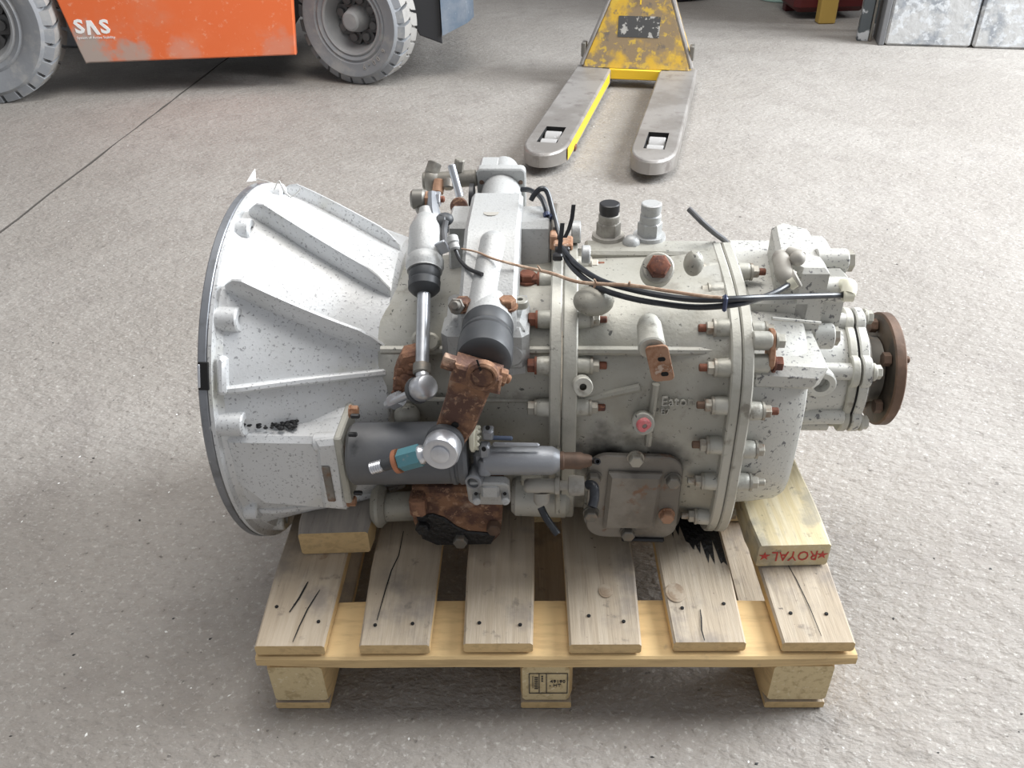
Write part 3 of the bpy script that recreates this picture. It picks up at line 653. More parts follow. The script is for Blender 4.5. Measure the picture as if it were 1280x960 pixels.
# rear power take-off cover
pt = M(); yc = -.222; W_ = .127; H_ = .150; pcn = G(791, 618, y=yc)
pcn.z = max(pcn.z, -.184 + H_/2)
ex, ez = V((1, 0, -.01)), V((0, 0, 1))
pt.prism(rrect(W_, H_, .026, 6), pcn, ex, ez, -.0, .009, .0015)
pt.prism([(-.040, -.052), (.032, -.050), (.036, .050), (-.036, .050)], pcn, ex, ez, .005, .019, .005)
pto = pt.build('power_takeoff_cover', X['oily'], gb)
o = M(); o.box(pcn + V((.018, .0, -H_/2 - .0005)), (.06, .03, .006), .002).build('cover_gasket', X['black'], pto)
for px, py, m_ in ((795, 577, 'bolt'), (842, 604, 'boltdark'), (834, 648, 'rustpale'), (785, 670, 'boltdark'), (739, 646, 'boltdark'), (742, 601, 'boltdark')):
    q = G(px, py, y=yc-.018); a = V((q.x, yc-.009, q.z)); o = M(); o.lathe([(0, .0115), (.002, .0115)], a, (0, -1, 0), 16); o.hexa(a + V((0, -.002, 0)), a + V((0, -.012, 0)), .0098, .0015); o.build('cover_bolt', X[m_], pto)
# front power take-off cover, thick rust with black grease along the lower edge
pf = M(); yf = -.232
pp = [(G(*q, y=yf).x, max(G(*q, y=yf).z, -.181)) for q in ((514, 612), (628, 612), (627, 655), (624, 672), (612, 684), (545, 683), (527, 676), (516, 655))]
pf.prism(pp, (0, -.17, 0), (1, 0, 0), (0, 0, 1), 0, .062, .006)
pfc = pf.build('power_takeoff_cover', X['rust'], gb)
o = M(); gq = [(G(*q, y=-.24).x, max(G(*q, y=-.24).z, -.183)) for q in ((520, 650), (540, 646), (555, 651), (570, 662), (584, 668), (621, 671), (613, 684), (546, 685), (527, 677))]
o.prism(gq, (0, -.228, 0), (1, 0, 0), (0, 0, 1), 0, .008, .002).build('grease_crust', X['grease'], pfc)
for px, py, m_ in ((617, 664, 'rustdark'), (575, 680, 'boltdark'), (528, 663, 'grease')):
    q = G(px, py, y=-.245); q.z = max(q.z, -.174); a = V((q.x, -.233, q.z)); o = M(); o.hexa(a, a + V((0, -.013, 0)), .0105, .002); o.build('cover_bolt', X[m_], pfc)
M().box(G(523, 628, y=-.236), (.022, .03, .034), .004).build('rust_lug', X['scale'], pfc)

# ---- sensors on the top
for px, m1, sh in ((760, 'black', 1), (811, 'cover', 0)):
    b = G(px, 300, y=.02); b.z = .206; o = M(); o.lathe([(0, .024), (.006, .023)], b, (0, 0, 1), 24); o.hexa(b + V((0, 0, .006)), b + V((0, 0, .026)), .0175, .002); o.cyl(b + V((0, 0, .024)), b + V((0, 0, .037)), .0150)
    so = o.build('top_sensor', X['dust' if sh else 'cover'], gb); o = M(); o.lathe([(0, .0135), (.004, .0135), (.004, .0145), (.015, .0145), (.016, .013)], b + V((0, 0, .037)), (0, 0, 1), 22); o.build('sensor_cap', X[m1 if sh else 'cover'], so)
b = G(789, 304, y=.0); b.z = .206; M().ball(b, .013).build('breather_dome', X['cover'], gb)
# ---------------------------------------------------------------- shift tower, linkage, servo, hoses (parts of the gearbox)
def dep(p): return (GB.m @ V(p) + GB.o - CAM).dot(FWD)
def pr(r, p): return r*dep(p)/FPX            # a size seen as r pixels at p, in metres
def station(A, B, py):
    lo, hi = -.2, 1.2; s = 1 if GB.pj(B)[1] > GB.pj(A)[1] else -1
    for _ in range(40):
        m = (lo+hi)/2
        if s*(GB.pj(A + (B-A)*m)[1] - py) > 0: hi = m
        else: lo = m
    return A + (B-A)*lo
def xstation(A, B, px):
    lo, hi = -.3, 1.3; s = 1 if GB.pj(B)[0] > GB.pj(A)[0] else -1
    for _ in range(40):
        m = (lo+hi)/2
        if s*(GB.pj(A + (B-A)*m)[0] - px) > 0: hi = m
        else: lo = m
    return A + (B-A)*lo
def run(A, B, prof, ax='y', n=24, m=None):   # lathe whose stations and radii are read as pixels along the axis A-B
    m = m or M(); f = station if ax == 'y' else xstation; d = (B-A).normalized(); P = []
    for s, r in prof:
        p = f(A, B, s); P.append(((p-A).dot(d), pr(r, p)))
    return m.lathe(P, A, d, n)
sc = M()
x0, x1 = -.099, -.026
prof = [(.035, .12), (.035, .262), (.028, .270), (-.080, .265), (-.098, .256), (-.192, .208), (-.200, .198), (-.200, .125), (-.15, .10)]
sc.prism(prof, (0, 0, 0), (0, 1, 0), (0, 0, 1), x0, x1, .005)
wp = [(.030, .14), (.030, .246), (.024, .252), (-.030, .252), (-.038, .245), (-.050, .14)]
sc.prism(wp, (0, 0, 0), (0, 1, 0), (0, 0, 1), -.128, .014, .003)
sc.tube([(-.0605, -.094, .2465), (-.071, -.196, .1955)], .0195, 24, 1); sc.ball((-.0605, -.094, .2465), .0195, 20, 12)
sc.box((-.066, -.175, .150), (.112, .056, .062), .009)
sc.prism([(-.115, -.195), (-.015, -.195), (-.008, -.11), (-.122, -.11)], (0, 0, 0), (1, 0, 0), (0, 1, 0), .10, .186, .008)
zs = .185
sh = G(603, 470, y=-.315); ax0 = V((sh.x - .003, -.17, sh.z)); ax1 = V((sh.x, -.33, sh.z))
sc.lathe([(0, .034), (.030, .0315), (.036, .030)], ax0, ax1-ax0, 36)
cap = G(617, 390, y=-.195); sc.cyl(cap + V((-.004, .02, -.005)), cap + V((.003, -.004, .004)), .0105, 22)
sc.cyl(G(642, 430, y=-.17), G(640, 445, y=-.205), .018, 22, .005)
tw = sc.build('shift_tower', X['cover'], gb, 30)
o = M(); o.lathe([(0, .0002), (0, .0105), (.0008, .0105)], (-.067, -.035, .2665), (0, .05, 1), 26, False); o.build('cast_disc', X['dust'], tw)
el = M(); ec = V((-.062, .10, .250))
el.prism(rrect(.073, .068, .008, 3), ec, (1, 0, 0), (0, -.12, 1), -.008, .008, .002)
el.cyl(ec + V((0, 0, -.004)), V((-.062, .03, .236)), .0300, 36, .004)
el.cyl(ec + V((-.002, .09, -.004)), ec + V((0, 0, -.004)), .0235, 30, .008)
el.box(ec + V((-.022, .045, -.006)), (.032, .075, .050), .004)
el.build('air_inlet_elbow', X['cover'], tw, 30)
for dx in (-.029, .029):
    M().cyl(ec + V((dx, -.0085, .012)), ec + V((dx, -.0105, .012)), .0035, 12, .0005).build('elbow_bolt_hole', X['rustdark'], tw)
M().prism([(p[0]*1.06, p[1]*1.0+.004) for p in wp], (0, 0, 0), (0, 1, 0), (0, 0, 1), .015, .024, .002).build('tower_end_plate', X['oily'], tw)
# air valve at the far left of the tower
va = M(); yv = .10
va.cyl(G(543, 226, y=yv), G(596, 222, y=yv), .0125, 20); va.ball(G(540, 226, y=yv), .0175, 18, 12, (.85, 1, 1)); va.cyl(G(529, 226, y=yv), G(537, 226, y=yv), .0135, 16)
va.cyl(G(539, 218, y=yv), G(544, 203, y=yv+.01), .0105, 18); va.cyl(G(573, 214, y=yv), G(575, 199, y=yv), .0075, 8)
va.build('air_valve', X['airvalve'], gb)
o = M(); o.pipe(G(549, 226, y=yv-.01), G(547, 242, y=yv-.025), .0085, .0058, .012, 18); o.build('valve_pipe', X['rustpale'], gb)
o = M(); o.cyl(G(560, 224, y=yv-.01), G(560, 236, y=yv-.02), .0085); o.build('valve_pipe', X['boltdark'], gb)
o = M(); o.pipe(G(575, 246, y=.05), G(564, 206, y=yv-.03), .0058, .0035, .006, 14); o.build('valve_pin', X['steel'], gb)
o = M(); c = V((-.119, .036, .246)); o.lathe([(0, .0125), (.006, .013), (.008, .011)], c, (0, -.9, .5), 26); o.build('rusty_washer', X['rust'], gb)
o = M(); o.lathe([(0, .024), (.006, .0235)], V((-.095, .07, .243)) + V((-.012, 0, 0)), (1, 0, 0), 24); o.build('valve_gasket', X['black'], gb)
# bolts holding the tower
def zbolt(c, r, m, name='tower_bolt'):
    o = M(); o.lathe([(0, r*1.3), (.003, r*1.3)], c, (0, 0, 1), 22); o.hexa(c + V((0, 0, .003)), c + V((0, 0, .013)), r*1.08, .0015); return o.build(name, X[m], tw)
zbolt(V((G(634, 384, y=-.186).x, -.186, .2055)), .0105, 'rust'); zbolt(V((G(579, 386, y=-.186).x, -.186, .2035)), .0105, 'rust')
q = G(658, 326, y=-.10); zbolt(V((q.x, -.085, .190)), .0115, 'rustred')
gp = G(573, 382, y=-.19); o = M(); o.hexa(gp + V((0, .012, -.01)), gp + V((-.002, -.008, .004)), .0105); o.cyl(gp + V((0, 0, 0)), gp + V((-.003, -.014, .008)), .006, 12); o.build('bleed_screw', X['boltdark'], tw)
o = M(); c = G(650, 374, y=-.165); o.pipe(c + V((0, 0, -.01)), c, .0105, .004, .012, 20); o.build('dowel_boss', X['case'], tw)
# boot, lever, lower ball joint
bt = M(); bt.lathe([(.034, .029), (.036, .0320), (.056, .0318), (.060, .0292), (.063, .0322), (.070, .0330), (.073, .0308), (.076, .0335), (.106, .0335), (.113, .0320), (.116, .028), (.117, .020)], ax0, ax1-ax0, 40)
bt.build('rubber_boot', X['rubber'], gb, 40)
ly = -.300
lv = M(); out = [(572, 447), (628, 464), (627, 477), (613, 486), (594, 532), (580, 552), (566, 560), (548, 553), (543, 540), (558, 494), (562, 472)]
lv.prism([(G(*p_, y=ly).x, G(*p_, y=ly).z) for p_ in out], (0, ly+.012, 0), (1, 0, 0), (0, 0, 1), 0, .022, .003)
lv.prism([(G(*p_, y=ly).x, G(*p_, y=ly).z) for p_ in ((571, 446), (629, 463), (626, 484), (598, 478), (564, 466))], (0, ly+.014, 0), (1, 0, 0), (0, 0, 1), 0, .032, .003)
lvr = lv.build('shift_lever', X['rust'], gb)
c = G(603, 469, y=ly-.014); o = M(); o.lathe([(-.004, .019), (.004, .0185), (.006, .016), (.005, .0135), (.001, .0132)], c, (0, -1, 0), 32, True, False); o.lathe([(-.004, .0125), (.0035, .012), (.0045, .010)], c, (0, -1, 0), 28); o.build('shaft_end', X['rust'], lvr)
o = M(); a, b = G(600, 451, y=ly-.0192), G(597, 462, y=ly-.0192); o.prism([(-.0011, -.0075), (.0011, -.0075), (.0011, .0075), (-.0011, .0075)], (a+b)/2, (1, 0, .25), (-.25, 0, 1), -.0002, .0006, 0); o.build('clamp_slot', X['dark'], lvr)
o = M(); o.hexa(G(568, 455, y=ly-.004), G(553, 450, y=ly-.004), .0095); o.build('clamp_bolt', X['rust'], lvr)
o = M(); o.hexa(G(624, 470, y=ly-.004), G(633, 473, y=ly-.004), .0105); o.cyl(G(632, 472.5, y=ly-.004), G(638, 475, y=ly-.004), .0055, 12); o.build('clamp_nut', X['rust'], lvr)
c = G(569, 531, y=ly-.0105); o = M(); o.cyl(c, c + V((0, -.001, 0)), .0045, 14, .0002); o.build('lever_hole', X['dark'], lvr)
bj = M(); b0 = G(557, 549, y=ly-.012); b1 = G(551, 565, y=ly-.040); bd = (b1-b0).normalized()
o = M(); o.lathe([(0, .0215), (.003, .0235), (.010, .0235), (.012, .0215)], b0 + bd*.0, bd, 32); o.build('ball_joint_seal', X['rubber'], gb)
bj.lathe([(.010, .0205), (.014, .0225), (.030, .0225), (.0335, .0205), (.0345, .016), (.0335, .0125), (.0335, .0115), (.0355, .0112), (.0365, .009)], b0, bd, 36)
A, B = b0 + bd*.022, None
B = G(455, 588, y=ly-.028)
run(A, B, [(546, 9), (532, 9), (528, 12.5), (524, 12.5)], 'x', 20, bj)
bj.build('lever_ball_joint', X['zinc'], gb)
o = M(); p0, p1 = xstation(A, B, 526), xstation(A, B, 500); o.hexa(p0, p1, pr(14.5, p0), .001); o.build('joint_nut', X['teal'], gb)
o = M(); run(A, B, [(500, 15.5), (495, 15.5)], 'x', 22, o); o.build('joint_washer', X['copper'], gb)
o = M(); run(A, B, [(496, 8), (479, 8)], 'x', 18, o); o.build('joint_thread', X['rubber'], gb)
o = M(); run(A, B, [(480, 8)] + [(479 - k*1.4, 8 - (k % 2)*1.4) for k in range(11)], 'x', 18, o); o.build('joint_thread', X['zinc'], gb)
# shift link: damper, boot, rod, upper and lower joints
A = G(533, 258, y=-.03); B = G(527, 478, y=-.255)
o = M(); run(A, B, [(262, 9), (270, 10), (273, 14), (287, 20.5), (300, 21), (318, 22), (322, 21), (326, 23.5), (334, 24), (338, 22), (340, 22)], 'y', 32, o); o.build('link_damper', X['cover'], gb)
o = M(); run(A, B, [(338, 17), (341, 20), (348, 20), (351, 18.5), (353, 20.5), (361, 20), (366, 15), (368, 11)], 'y', 30, o); o.build('link_boot', X['rubber'], gb)
o = M(); run(A, B, [(362, 8.5), (462, 8.5)], 'y', 20, o); o.build('link_rod', X['steel'], gb)
o = M(); run(A, B, [(456, 11.5), (466, 11.5), (468, 10)], 'y', 18, o); o.build('rod_collar', X['boltdark'], gb)
o = M(); e0 = G(531, 484, y=-.265); e1 = G(512, 492, y=-.245); d_ = (e1-e0).normalized()
o.lathe([(-.010, .009), (-.008, .0135), (-.004, .0160), (.012, .0160), (.015, .0145)], e0, d_, 30); p = station(A, B, 464); o.cyl(p, e0, .0085)
ej = o.build('rod_ball_joint', X['zinc'], gb)
o = M(); o.lathe([(.015, .0165), (.018, .0175), (.022, .0165)], e0, d_, 28); o.build('rod_joint_seal', X['rubber'], gb)
o = M(); e2 = G(483, 506, y=-.232); o.cyl(e0 + d_*.02, e2, .0055, 16); o.hexa(G(501, 498, y=-.236), G(489, 503, y=-.232), .0105); o.build('rod_joint_stud', X['zinc'], gb)
yt = -.02
o = M(); o.cyl(G(514, 249, y=yt), G(532, 249, y=yt), .0135, 22, .003); o.cyl(G(526, 258, y=yt), station(A, B, 272), .009); o.build('upper_link_joint', X['boltdark'], gb)
o = M(); pl = [(-.012, -.030), (.010, -.036), (.014, .010), (.004, .018), (-.010, .014)]; pc_ = G(536, 256, y=yt)
o.prism(pl, pc_, (0, 1, 0), (0, 0, 1), -.004, .002, .0008).build('upper_lever_plate', X['rustpale'], gb)
o = M(); o.lathe([(0, .0115), (.002, .0115)], G(540, 249, y=yt), (1, 0, 0), 20); o.hexa(G(541, 249, y=yt), G(551, 249, y=yt), .0105); o.build('upper_lever_nut', X['zinc'], gb)
o = M(); o.cyl(G(550, 249, y=yt), G(556, 249, y=yt), .0045, 12); o.build('upper_lever_stud', X['rustred'], gb)
o = M(); o.tube([G(540, 240, y=yt), G(541, 262, y=yt-.015), G(545, 280, y=yt-.03), G(550, 296, y=yt-.05)], [.006, .009, .011, .008], 8, 4); o.build('zinc_bracket', X['steel'], gb)
o = M(); o.ball(G(556, 274, y=-.05), .011, 14, 10, (1.1, 1, .8)); o.cyl(G(549, 281, y=-.055), G(559, 280, y=-.055), .0125, 16); o.build('grommet', X['rubber'], gb)
o = M(); o.tube([G(557, 276, y=-.06), G(555, 288, y=-.07), G(556, 300, y=-.085), G(558, 312, y=-.10)], .0045, 10, 4); o.build('sensor_cable', X['greyhose'], gb)
o = M(); cc = G(551, 310, y=-.10); o.box(cc, (.019, .006, .017), .001, (1, 0, .45), (0, 1, 0)); o.build('zinc_clip', X['steel'], gb)
o = M(); o.lathe([(-.006, .005), (-.004, .0075), (.004, .0078), (.006, .0065), (.013, .0068), (.015, .005)], G(566, 300, y=-.105), G(569, 312, y=-.115) - G(566, 300, y=-.105), 18); o.build('sensor_plug', X['cover'], gb)
o = M(); o.tube([G(569, 311, y=-.115), G(575, 325, y=-.128), G(586, 336, y=-.144), G(603, 343, y=-.160)], .0026, 8, 5); o.build('cut_cable', X['black'], gb)
# flaking rust lump on the front case
fr_ = M(); rr = random.Random(11); c0_ = [(491, 466), (500, 448), (518, 444), (526, 449), (524, 478), (516, 498), (489, 495)]
fr_.prism([(G(*q, y=-.224).x, G(*q, y=-.224).z) for q in c0_], (0, -.19, 0), (1, 0, 0), (0, 0, 1), 0, .028, .004)
for k in range(14): fr_.ball(G(rr.uniform(495, 521), rr.uniform(453, 492), y=-.219), rr.uniform(.004, .007), 7, 5, (1.2, .6, .7))
fr_.build('flaking_rust_plate', X['scale'], gb)
# clutch servo
ys = -.250; A = G(441, 567, y=ys); B = G(590, 565, y=ys)
o = M(); run(A, B, [(441, 36), (445, 39), (566, 39), (568, 40.5), (572, 40.5), (573, 38.5), (576, 38.5), (577, 40.5), (584, 40), (588, 36)], 'x', 44, o); o.build('clutch_servo', X['servo'], gb)
for px, py, m_ in ((440, 514, 'rustpale'), (434, 562, 'rustpale'), (438, 626, 'rustpale')):
    c = G(px-3, py, y=-.262); o = M(); o.lathe([(0, .0085), (.002, .0085)], c, (1, 0, 0), 16); o.hexa(c + V((.002, 0, 0)), c + V((.011, 0, 0)), .0075); o.build('servo_bolt', X[m_], gb)
for px, py in ((440, 520), (437, 543), (441, 583), (444, 616)):
    c = G(px-2, py, y=-.272); o = M(); o.cyl(c, c + V((.012, 0, 0)), .0032, 8); o.build('servo_pin', X['black'], gb)
yv = -.268; A = G(588, 575, y=yv); B = G(745, 576, y=yv)
o = M(); run(A, B, [(603, 12), (606, 18), (612, 18.5), (690, 18), (696, 15), (700, 12)], 'x', 30, o); o.box(G(645, 556, y=yv-.004), (.06, .006, .006), .002); sv = o.build('servo_valve', X['valve'], gb)
o = M(); run(A, B, [(696, 10), (704, 12), (706, 10.5), (726, 11), (730, 9), (736, 8), (740, 6)], 'x', 22, o); o.build('valve_stem', X['rustdark'], gb)
o = M(); o.tube([G(735, 575, y=yv), G(744, 576, y=yv-.002), G(747, 577, y=yv-.016)], .0042, 12, 4, 0, True); o.build('breather_tube', X['black'], gb)
o = M(); a = G(588, 547, y=-.262); o.lathe([(0, .016), (.002, .0185), (.006, .0185), (.007, .016), (.010, .016)], a, (1, 0, 0), 30)
for k in range(10):
    t = 2*pi*k/10; o.ball(a + V((.010, cos(t)*.0135, sin(t)*.0135)), .0032, 8, 6)
o.build('plastic_cap', X['cream'], gb)
o = M(); o.box(G(610, 541, y=-.262), (.014, .016, .014), .002); o.box(G(606, 562, y=-.272), (.014, .016, .020), .003); o.box(G(601, 575, y=-.258), (.016, .03, .045), .004); o.cyl(G(607, 575, y=-.275), G(606, 593, y=-.282), .0095, 18); o.build('valve_head', X['valve'], gb)
for px, py in ((609, 541), (605, 562)): c = G(px, py-1, y=-.278); o = M(); o.cyl(c + V((0, .009 if py < 550 else .002, .0)), c + V((0, .007 if py < 550 else -.0025, .001)), .003, 10, .0002); o.build('valve_hole', X['dark'], gb)
o = M(); o.cyl(G(612, 547, y=-.262), G(641, 548, y=-.262), .003, 10); o.build('valve_pin', X['bluesteel'], gb)
o = M(); c = G(609, 616, y=-.275); c.z -= .0
o.prism(rrect(.056, .058, .010, 4), G(611, 615, y=-.276), (1, 0, 0), (0, -.35, 1), -.009, .004, .002)
o.box(G(613, 612, y=-.284), (.024, .012, .022), .003)
for px in (595, 631): o.cyl(G(px, 617, y=-.276), G(px+1, 628, y=-.296), .0055, 16); 
for px in (604, 622): o.ball(G(px, 604, y=-.284), .0042, 10, 8)
fb = o.build('fitting_block', X['cover'], gb)
o = M(); o.pipe(G(600, 585, y=-.262), G(591, 604, y=-.292), .0115, .0078, .018, 22); o.build('fitting_pipe', X['valve'], gb)
for px in (595, 631): c = G(px, 617, y=-.290); o = M(); o.cyl(c, c + V((0, -.0012, .0004)), .0024, 10, .0002); o.build('fitting_hole', X['dark'], fb)
yl = -.262; A = G(652, 607, y=yl); B = G(738, 607, y=yl)
o = M(); run(A, B, [(655, 6), (657, 8), (659, 9), (675, 9.5), (676, 9), (693, 9), (694, 11), (699, 11), (700, 6.5), (710, 6.5), (711, 12.5), (714, 13.5), (722, 13), (730, 12), (731, 6), (737, 6)], 'x', 24, o)
o.lathe([(0, .011), (.012, .0105), (.016, .008)], G(677, 616, y=yl), G(677, 634, y=yl-.01) - G(677, 616, y=yl), 20); o.build('air_line_union', X['dust'], gb)
o = M(); o.tube([G(734, 606, y=yl), G(742, 608, y=yl-.006), G(743, 622, y=yl-.016), G(740, 634, y=yl-.026)], .0065, 14, 5, 0, True); o.build('cut_hose', X['hose'], gb)
o = M(); o.tube([G(676, 634, y=yl-.01), G(683, 648, y=yl-.02), G(697, 668, y=yl-.034)], .0050, 12, 4, 0, True); o.build('cut_hose', X['hose'], gb)
o = M(); o.box(G(697, 600, y=-.24), (.007, .03, .10), .002); o.box(G(665, 598, y=-.238), (.03, .02, .012), .002); o.build('line_bracket', X['case'], gb)
o = M(); o.cyl(G(640, 618, y=-.205), G(712, 621, y=-.205), .030, 30, .006); o.build('countershaft_boss', X['case'], gb)
# hoses
def hose(name, pts, r, m='hose', bore=False): return M().tube([G(a, b, y=y) for a, b, y in pts], r, 10, 6, 0, bore).build(name, X[m], gb)
h1 = hose('air_hose', [(652, 237, .06), (663, 238, .05), (677, 248, .02), (685, 270, -.01), (692, 293, -.04), (704, 312, -.08), (722, 332, -.125), (752, 351, -.165), (790, 362, -.195), (830, 370, -.215), (870, 374.5, -.230), (908, 374, -.243), (950, 372, -.225), (1000, 370.5, -.17), (1052, 369, -.128)], .0037)
h2 = hose('air_hose', [(664, 250, .0), (668, 243, .0), (676, 236, .0), (684, 240, .0), (691, 264, -.02), (698, 290, -.045), (705, 316, -.085), (716, 335, -.12), (745, 358, -.165), (785, 372, -.198), (830, 380, -.215), (870, 384, -.230), (908, 382, -.243), (940, 376, -.225), (968, 366, -.17), (987, 355, -.138)], .0037)
for hh, m_ in ((1, 'greyhose'),): pass
h3 = hose('breather_hose', [(908, 303, .02), (904, 299, .01), (893, 291, .0), (878, 278, -.01), (869, 269, 0), (861, 261, .008)], .0040, 'greyhose', True)
def strap(name, pts, w, m):
    P = [G(a, b, y=y) for a, b, y in pts]; o = M(); secs = []
    for i, p in enumerate(P):
        secs.append([p + V((sx*w/2, sy*.0008, 0)) for sx, sy in ((-1, -1), (1, -1), (1, 1), (-1, 1))])
    return o.loft(secs).build(name, X[m], gb)
strap('cable_tie', [(706, 297, -.06), (711, 287, -.055), (715, 273, -.05), (717, 256, -.045)], .0055, 'black')
strap('cable_tie', [(699, 322, -.10), (700, 306, -.095), (702, 290, -.09), (703, 279, -.085)], .0058, 'black')
for px, py, y_ in ((683, 267, -.008), (691, 268, -.02)):
    o = M(); c = G(px, py, y=y_); o.lathe([(0, .0052), (.006, .0052)], c, G(px+2, py+8, y=y_-.01) - c, 12); o.build('hose_tie', X['tie'], gb)
o = M(); c = G(906, 379, y=-.243); o.box(c, (.005, .011, .020), .002); o.build('hose_tie', X['tie'], gb)
o = M(); o.box(G(697, 321, y=-.10), (.013, .010, .010), .002); o.box(G(703, 312, y=-.075), (.02, .012, .010), .002); o.build('tie_head', X['black'], gb)
o = M(); o.box(G(704, 304, y=-.06), (.026, .03, .010), .002); o.box(G(692, 300, y=-.05), (.010, .02, .022), .002); o.build('hose_bracket', X['rustpale'], gb)
o = M(); o.cyl(G(727, 318, y=-.10), G(738, 318, y=-.10), .012, 18); o.build('joint_boss', X['cover'], gb); o = M(); o.cyl(G(714, 290, y=-.0), G(726, 290, y=0), .016); o.build('joint_boss', X['cover'], gb)

# ---------------------------------------------------------------- loose things on the gearbox
tp = [(577, 311, -.112), (596, 315, -.124), (615, 323, -.138), (640, 330, -.140), (660, 335, -.14), (690, 342, -.15), (720, 352, -.165), (750, 355, -.18), (790, 357, -.207), (830, 363, -.225), (870, 369, -.240), (902, 372, -.252)]
o = M(); o.tube([G(a, b, y=y) for a, b, y in tp], [.0012, .0013, .0016, .0018, .0020, .0022, .0023, .0023, .0023, .0022, .002, .0017], 7, 4)
for (a, b, y), (dx, dy) in (((676, 338, -.147), (-4, -6)), ((745, 355, -.178), (-3, 5)), ((745, 354, -.178), (-2, -5)), ((786, 357, -.205), (1, -5)), ((622, 325, -.127), (5, 3))):
    o.tube([G(a, b, y=y), G(a+dx, b+dy, y=y-.002)], [.0018, .0012], 6, 1)
tgw = o.build('twig', X['twig']); tgw.location = GB.o; tgw.rotation_euler = (0, 0, GB.rz)
tag(tgw, 'thin dry brown twig lying across the black hoses on the gearbox', 'twig')
tg = empty('paper_tag', GB, 'small white paper tag tied with string to the top of the bell housing', 'tag')
o = M(); c = [G(309, 227, x=-.436), G(320, 226, x=-.436), G(319, 211, x=-.436)]; o.loft([[p for p in c], [p + V((-.0008, 0, 0)) for p in c]]); o.build('paper', X['paper'], tg)
o = M(); o.tube([G(a, b, y=-.03) for a, b in ((343, 238), (346, 230), (349, 226), (352, 232), (358, 241), (364, 247))], .0007, 5, 5); o.tube([G(a, b, y=-.03) for a, b in ((350, 228), (355, 240), (362, 246), (369, 243), (376, 236))], .0007, 5, 5); o.tube([G(320, 224, x=-.436), G(332, 226, y=-.03), G(345, 231, y=-.03)], .0007, 5, 4); o.build('string', X['string'], tg)
# ---------------------------------------------------------------- forklift
F = FL.at
fk = empty('forklift', FL, 'orange forklift truck with dusty solid tyres parked behind the pallet', 'forklift')
def wheel(c, n, R, w, nl, wn):
    n = V(n).normalized(); t0 = n.cross(V((0, 0, 1))).normalized(); up = V((0, 0, 1))
    ty = M(); ty.lathe([(-.03, .50*R), (-.012, .56*R), (-.004, .60*R), (-.010, .635*R), (-.002, .66*R), (0, .76*R), (.004, .80*R), (.006, .855*R), (0, .875*R), (-.012, .90*R), (-.03, .925*R), (-w+.03, .925*R), (-w, .86*R), (-w, .5*R)], c, n, 72, False, False)
    t = ty.build('tyre', X['tyre'], fk, 40)
    def lug(side):
        o = M(); da = 2*pi/nl; a0, a1 = -da*.39, da*.39; P = []
        # outer shoulder face, chevron across half the tread
        for f, (tt, r, sh) in enumerate(((-.006, .885, 0), (-.020, .995, 0), (-.055, 1.0, .10), (-w*.5-.004, 1.0, .32), (-w*.5-.004, .90, .32), (-.03, .90, .05))):
            tt = tt if side == 0 else -w - tt; P.append((tt, r*R, sh*da))
        secs = []
        for a in (a0, (a0+a1)/2, a1):
            secs.append([V((r*sin(a+sh), tt, r*cos(a+sh))) for tt, r, sh in P])
        o.loft(secs); return o.mesh('tread_lug', [X['tread'] if side else X['tyre'], X['tread']], 20)
    B = Matrix((t0, n, up)).transposed()
    for side in (0, 1):
        me = lug(side)
        for p in me.polygons:
            if abs(p.normal.z) > .75: p.material_index = len(me.materials)-1
        for k in range(nl):
            a = 2*pi*(k + (.5 if side else 0))/nl; o = link('tread_lug', me, t)
            o.matrix_local = Matrix.Translation(c) @ B.to_4x4() @ Matrix.Rotation(a, 4, 'Y')
    rm = M(); rm.lathe([(-.035, .52*R), (-.016, .545*R), (-.010, .52*R), (-.016, .49*R), (-.03, .475*R), (-.075, .44*R), (-.115, .38*R)], c, n, 56, False); r_ = rm.build('wheel_rim', X['rim'], fk)
    hb = M(); hb.lathe([(-.12, .39*R), (-.112, .38*R), (-.110, .22*R), (-.07, .205*R), (-.03, .165*R), (-.018, .155*R), (-.012, .12*R)], c, n, 36); h = hb.build('wheel_hub', X['rim'], fk)
    M().lathe([(-.108, .40*R), (-.106, .22*R)], c, n, 40, False, False).build('hub_recess', X['hub'], h)  # darker ring laid over the recess around the hub
    for k in range(wn):
        a = 2*pi*k/wn + .3; d = t0*cos(a) + up*sin(a); p = c + d*.31*R; o = M(); o.hexa(p + n*-.112, p + n*-.085, .036*R/.27); o.cyl(p + n*-.087, p + n*-.068, .018*R/.27, 10); o.build('wheel_nut', X['hub'], h)
    return t, t0, n
R2 = .272; a_ = radians(27)
tc_ = F(437, 33, y=.0); c2 = V((tc_.x, -.03, R2)); n2 = V((-sin(a_), -cos(a_), 0))
t2, tt2, nn2 = wheel(c2, n2, R2, .155, 26, 8)
rt_ = V((0, 0, 1)).cross(nn2).normalized(); rd0 = rt_*cos(radians(34)) - V((0, 0, 1))*sin(radians(34)); ex0 = rd0.cross(nn2)
for k, ch in enumerate('6.00-9'):
    a = radians(k*8.5 - (3 if k > 1 else 0)); rd = rd0*cos(a) + ex0*sin(a)
    # letters stand with their tops to the tread
    text('tyre_mark', ch, .030, X['tread'], t2, c2 + rd*(R2*.72) + nn2*.0005, rd.cross(nn2), rd, .0016, bold=.0006)
R1 = .345; c1 = V((F(-42, 40, y=-.12).x, -.10, R1)); wheel(c1, (0, -1, 0), R1, .19, 28, 8)
yb_ = -.05
edge = [F(*q, y=yb_) for q in ((98, 62), (107, 80), (112, 79), (370, 69), (365, -10), (352, -190), (20, -190), (70, 0))]
bp_ = M(); bp_.prism([(p.x, p.z) for p in edge], (0, yb_+.05, 0), (1, 0, 0), (0, 0, 1), 0, .05, .006); pn = bp_.build('side_panel', X['orange'], fk)
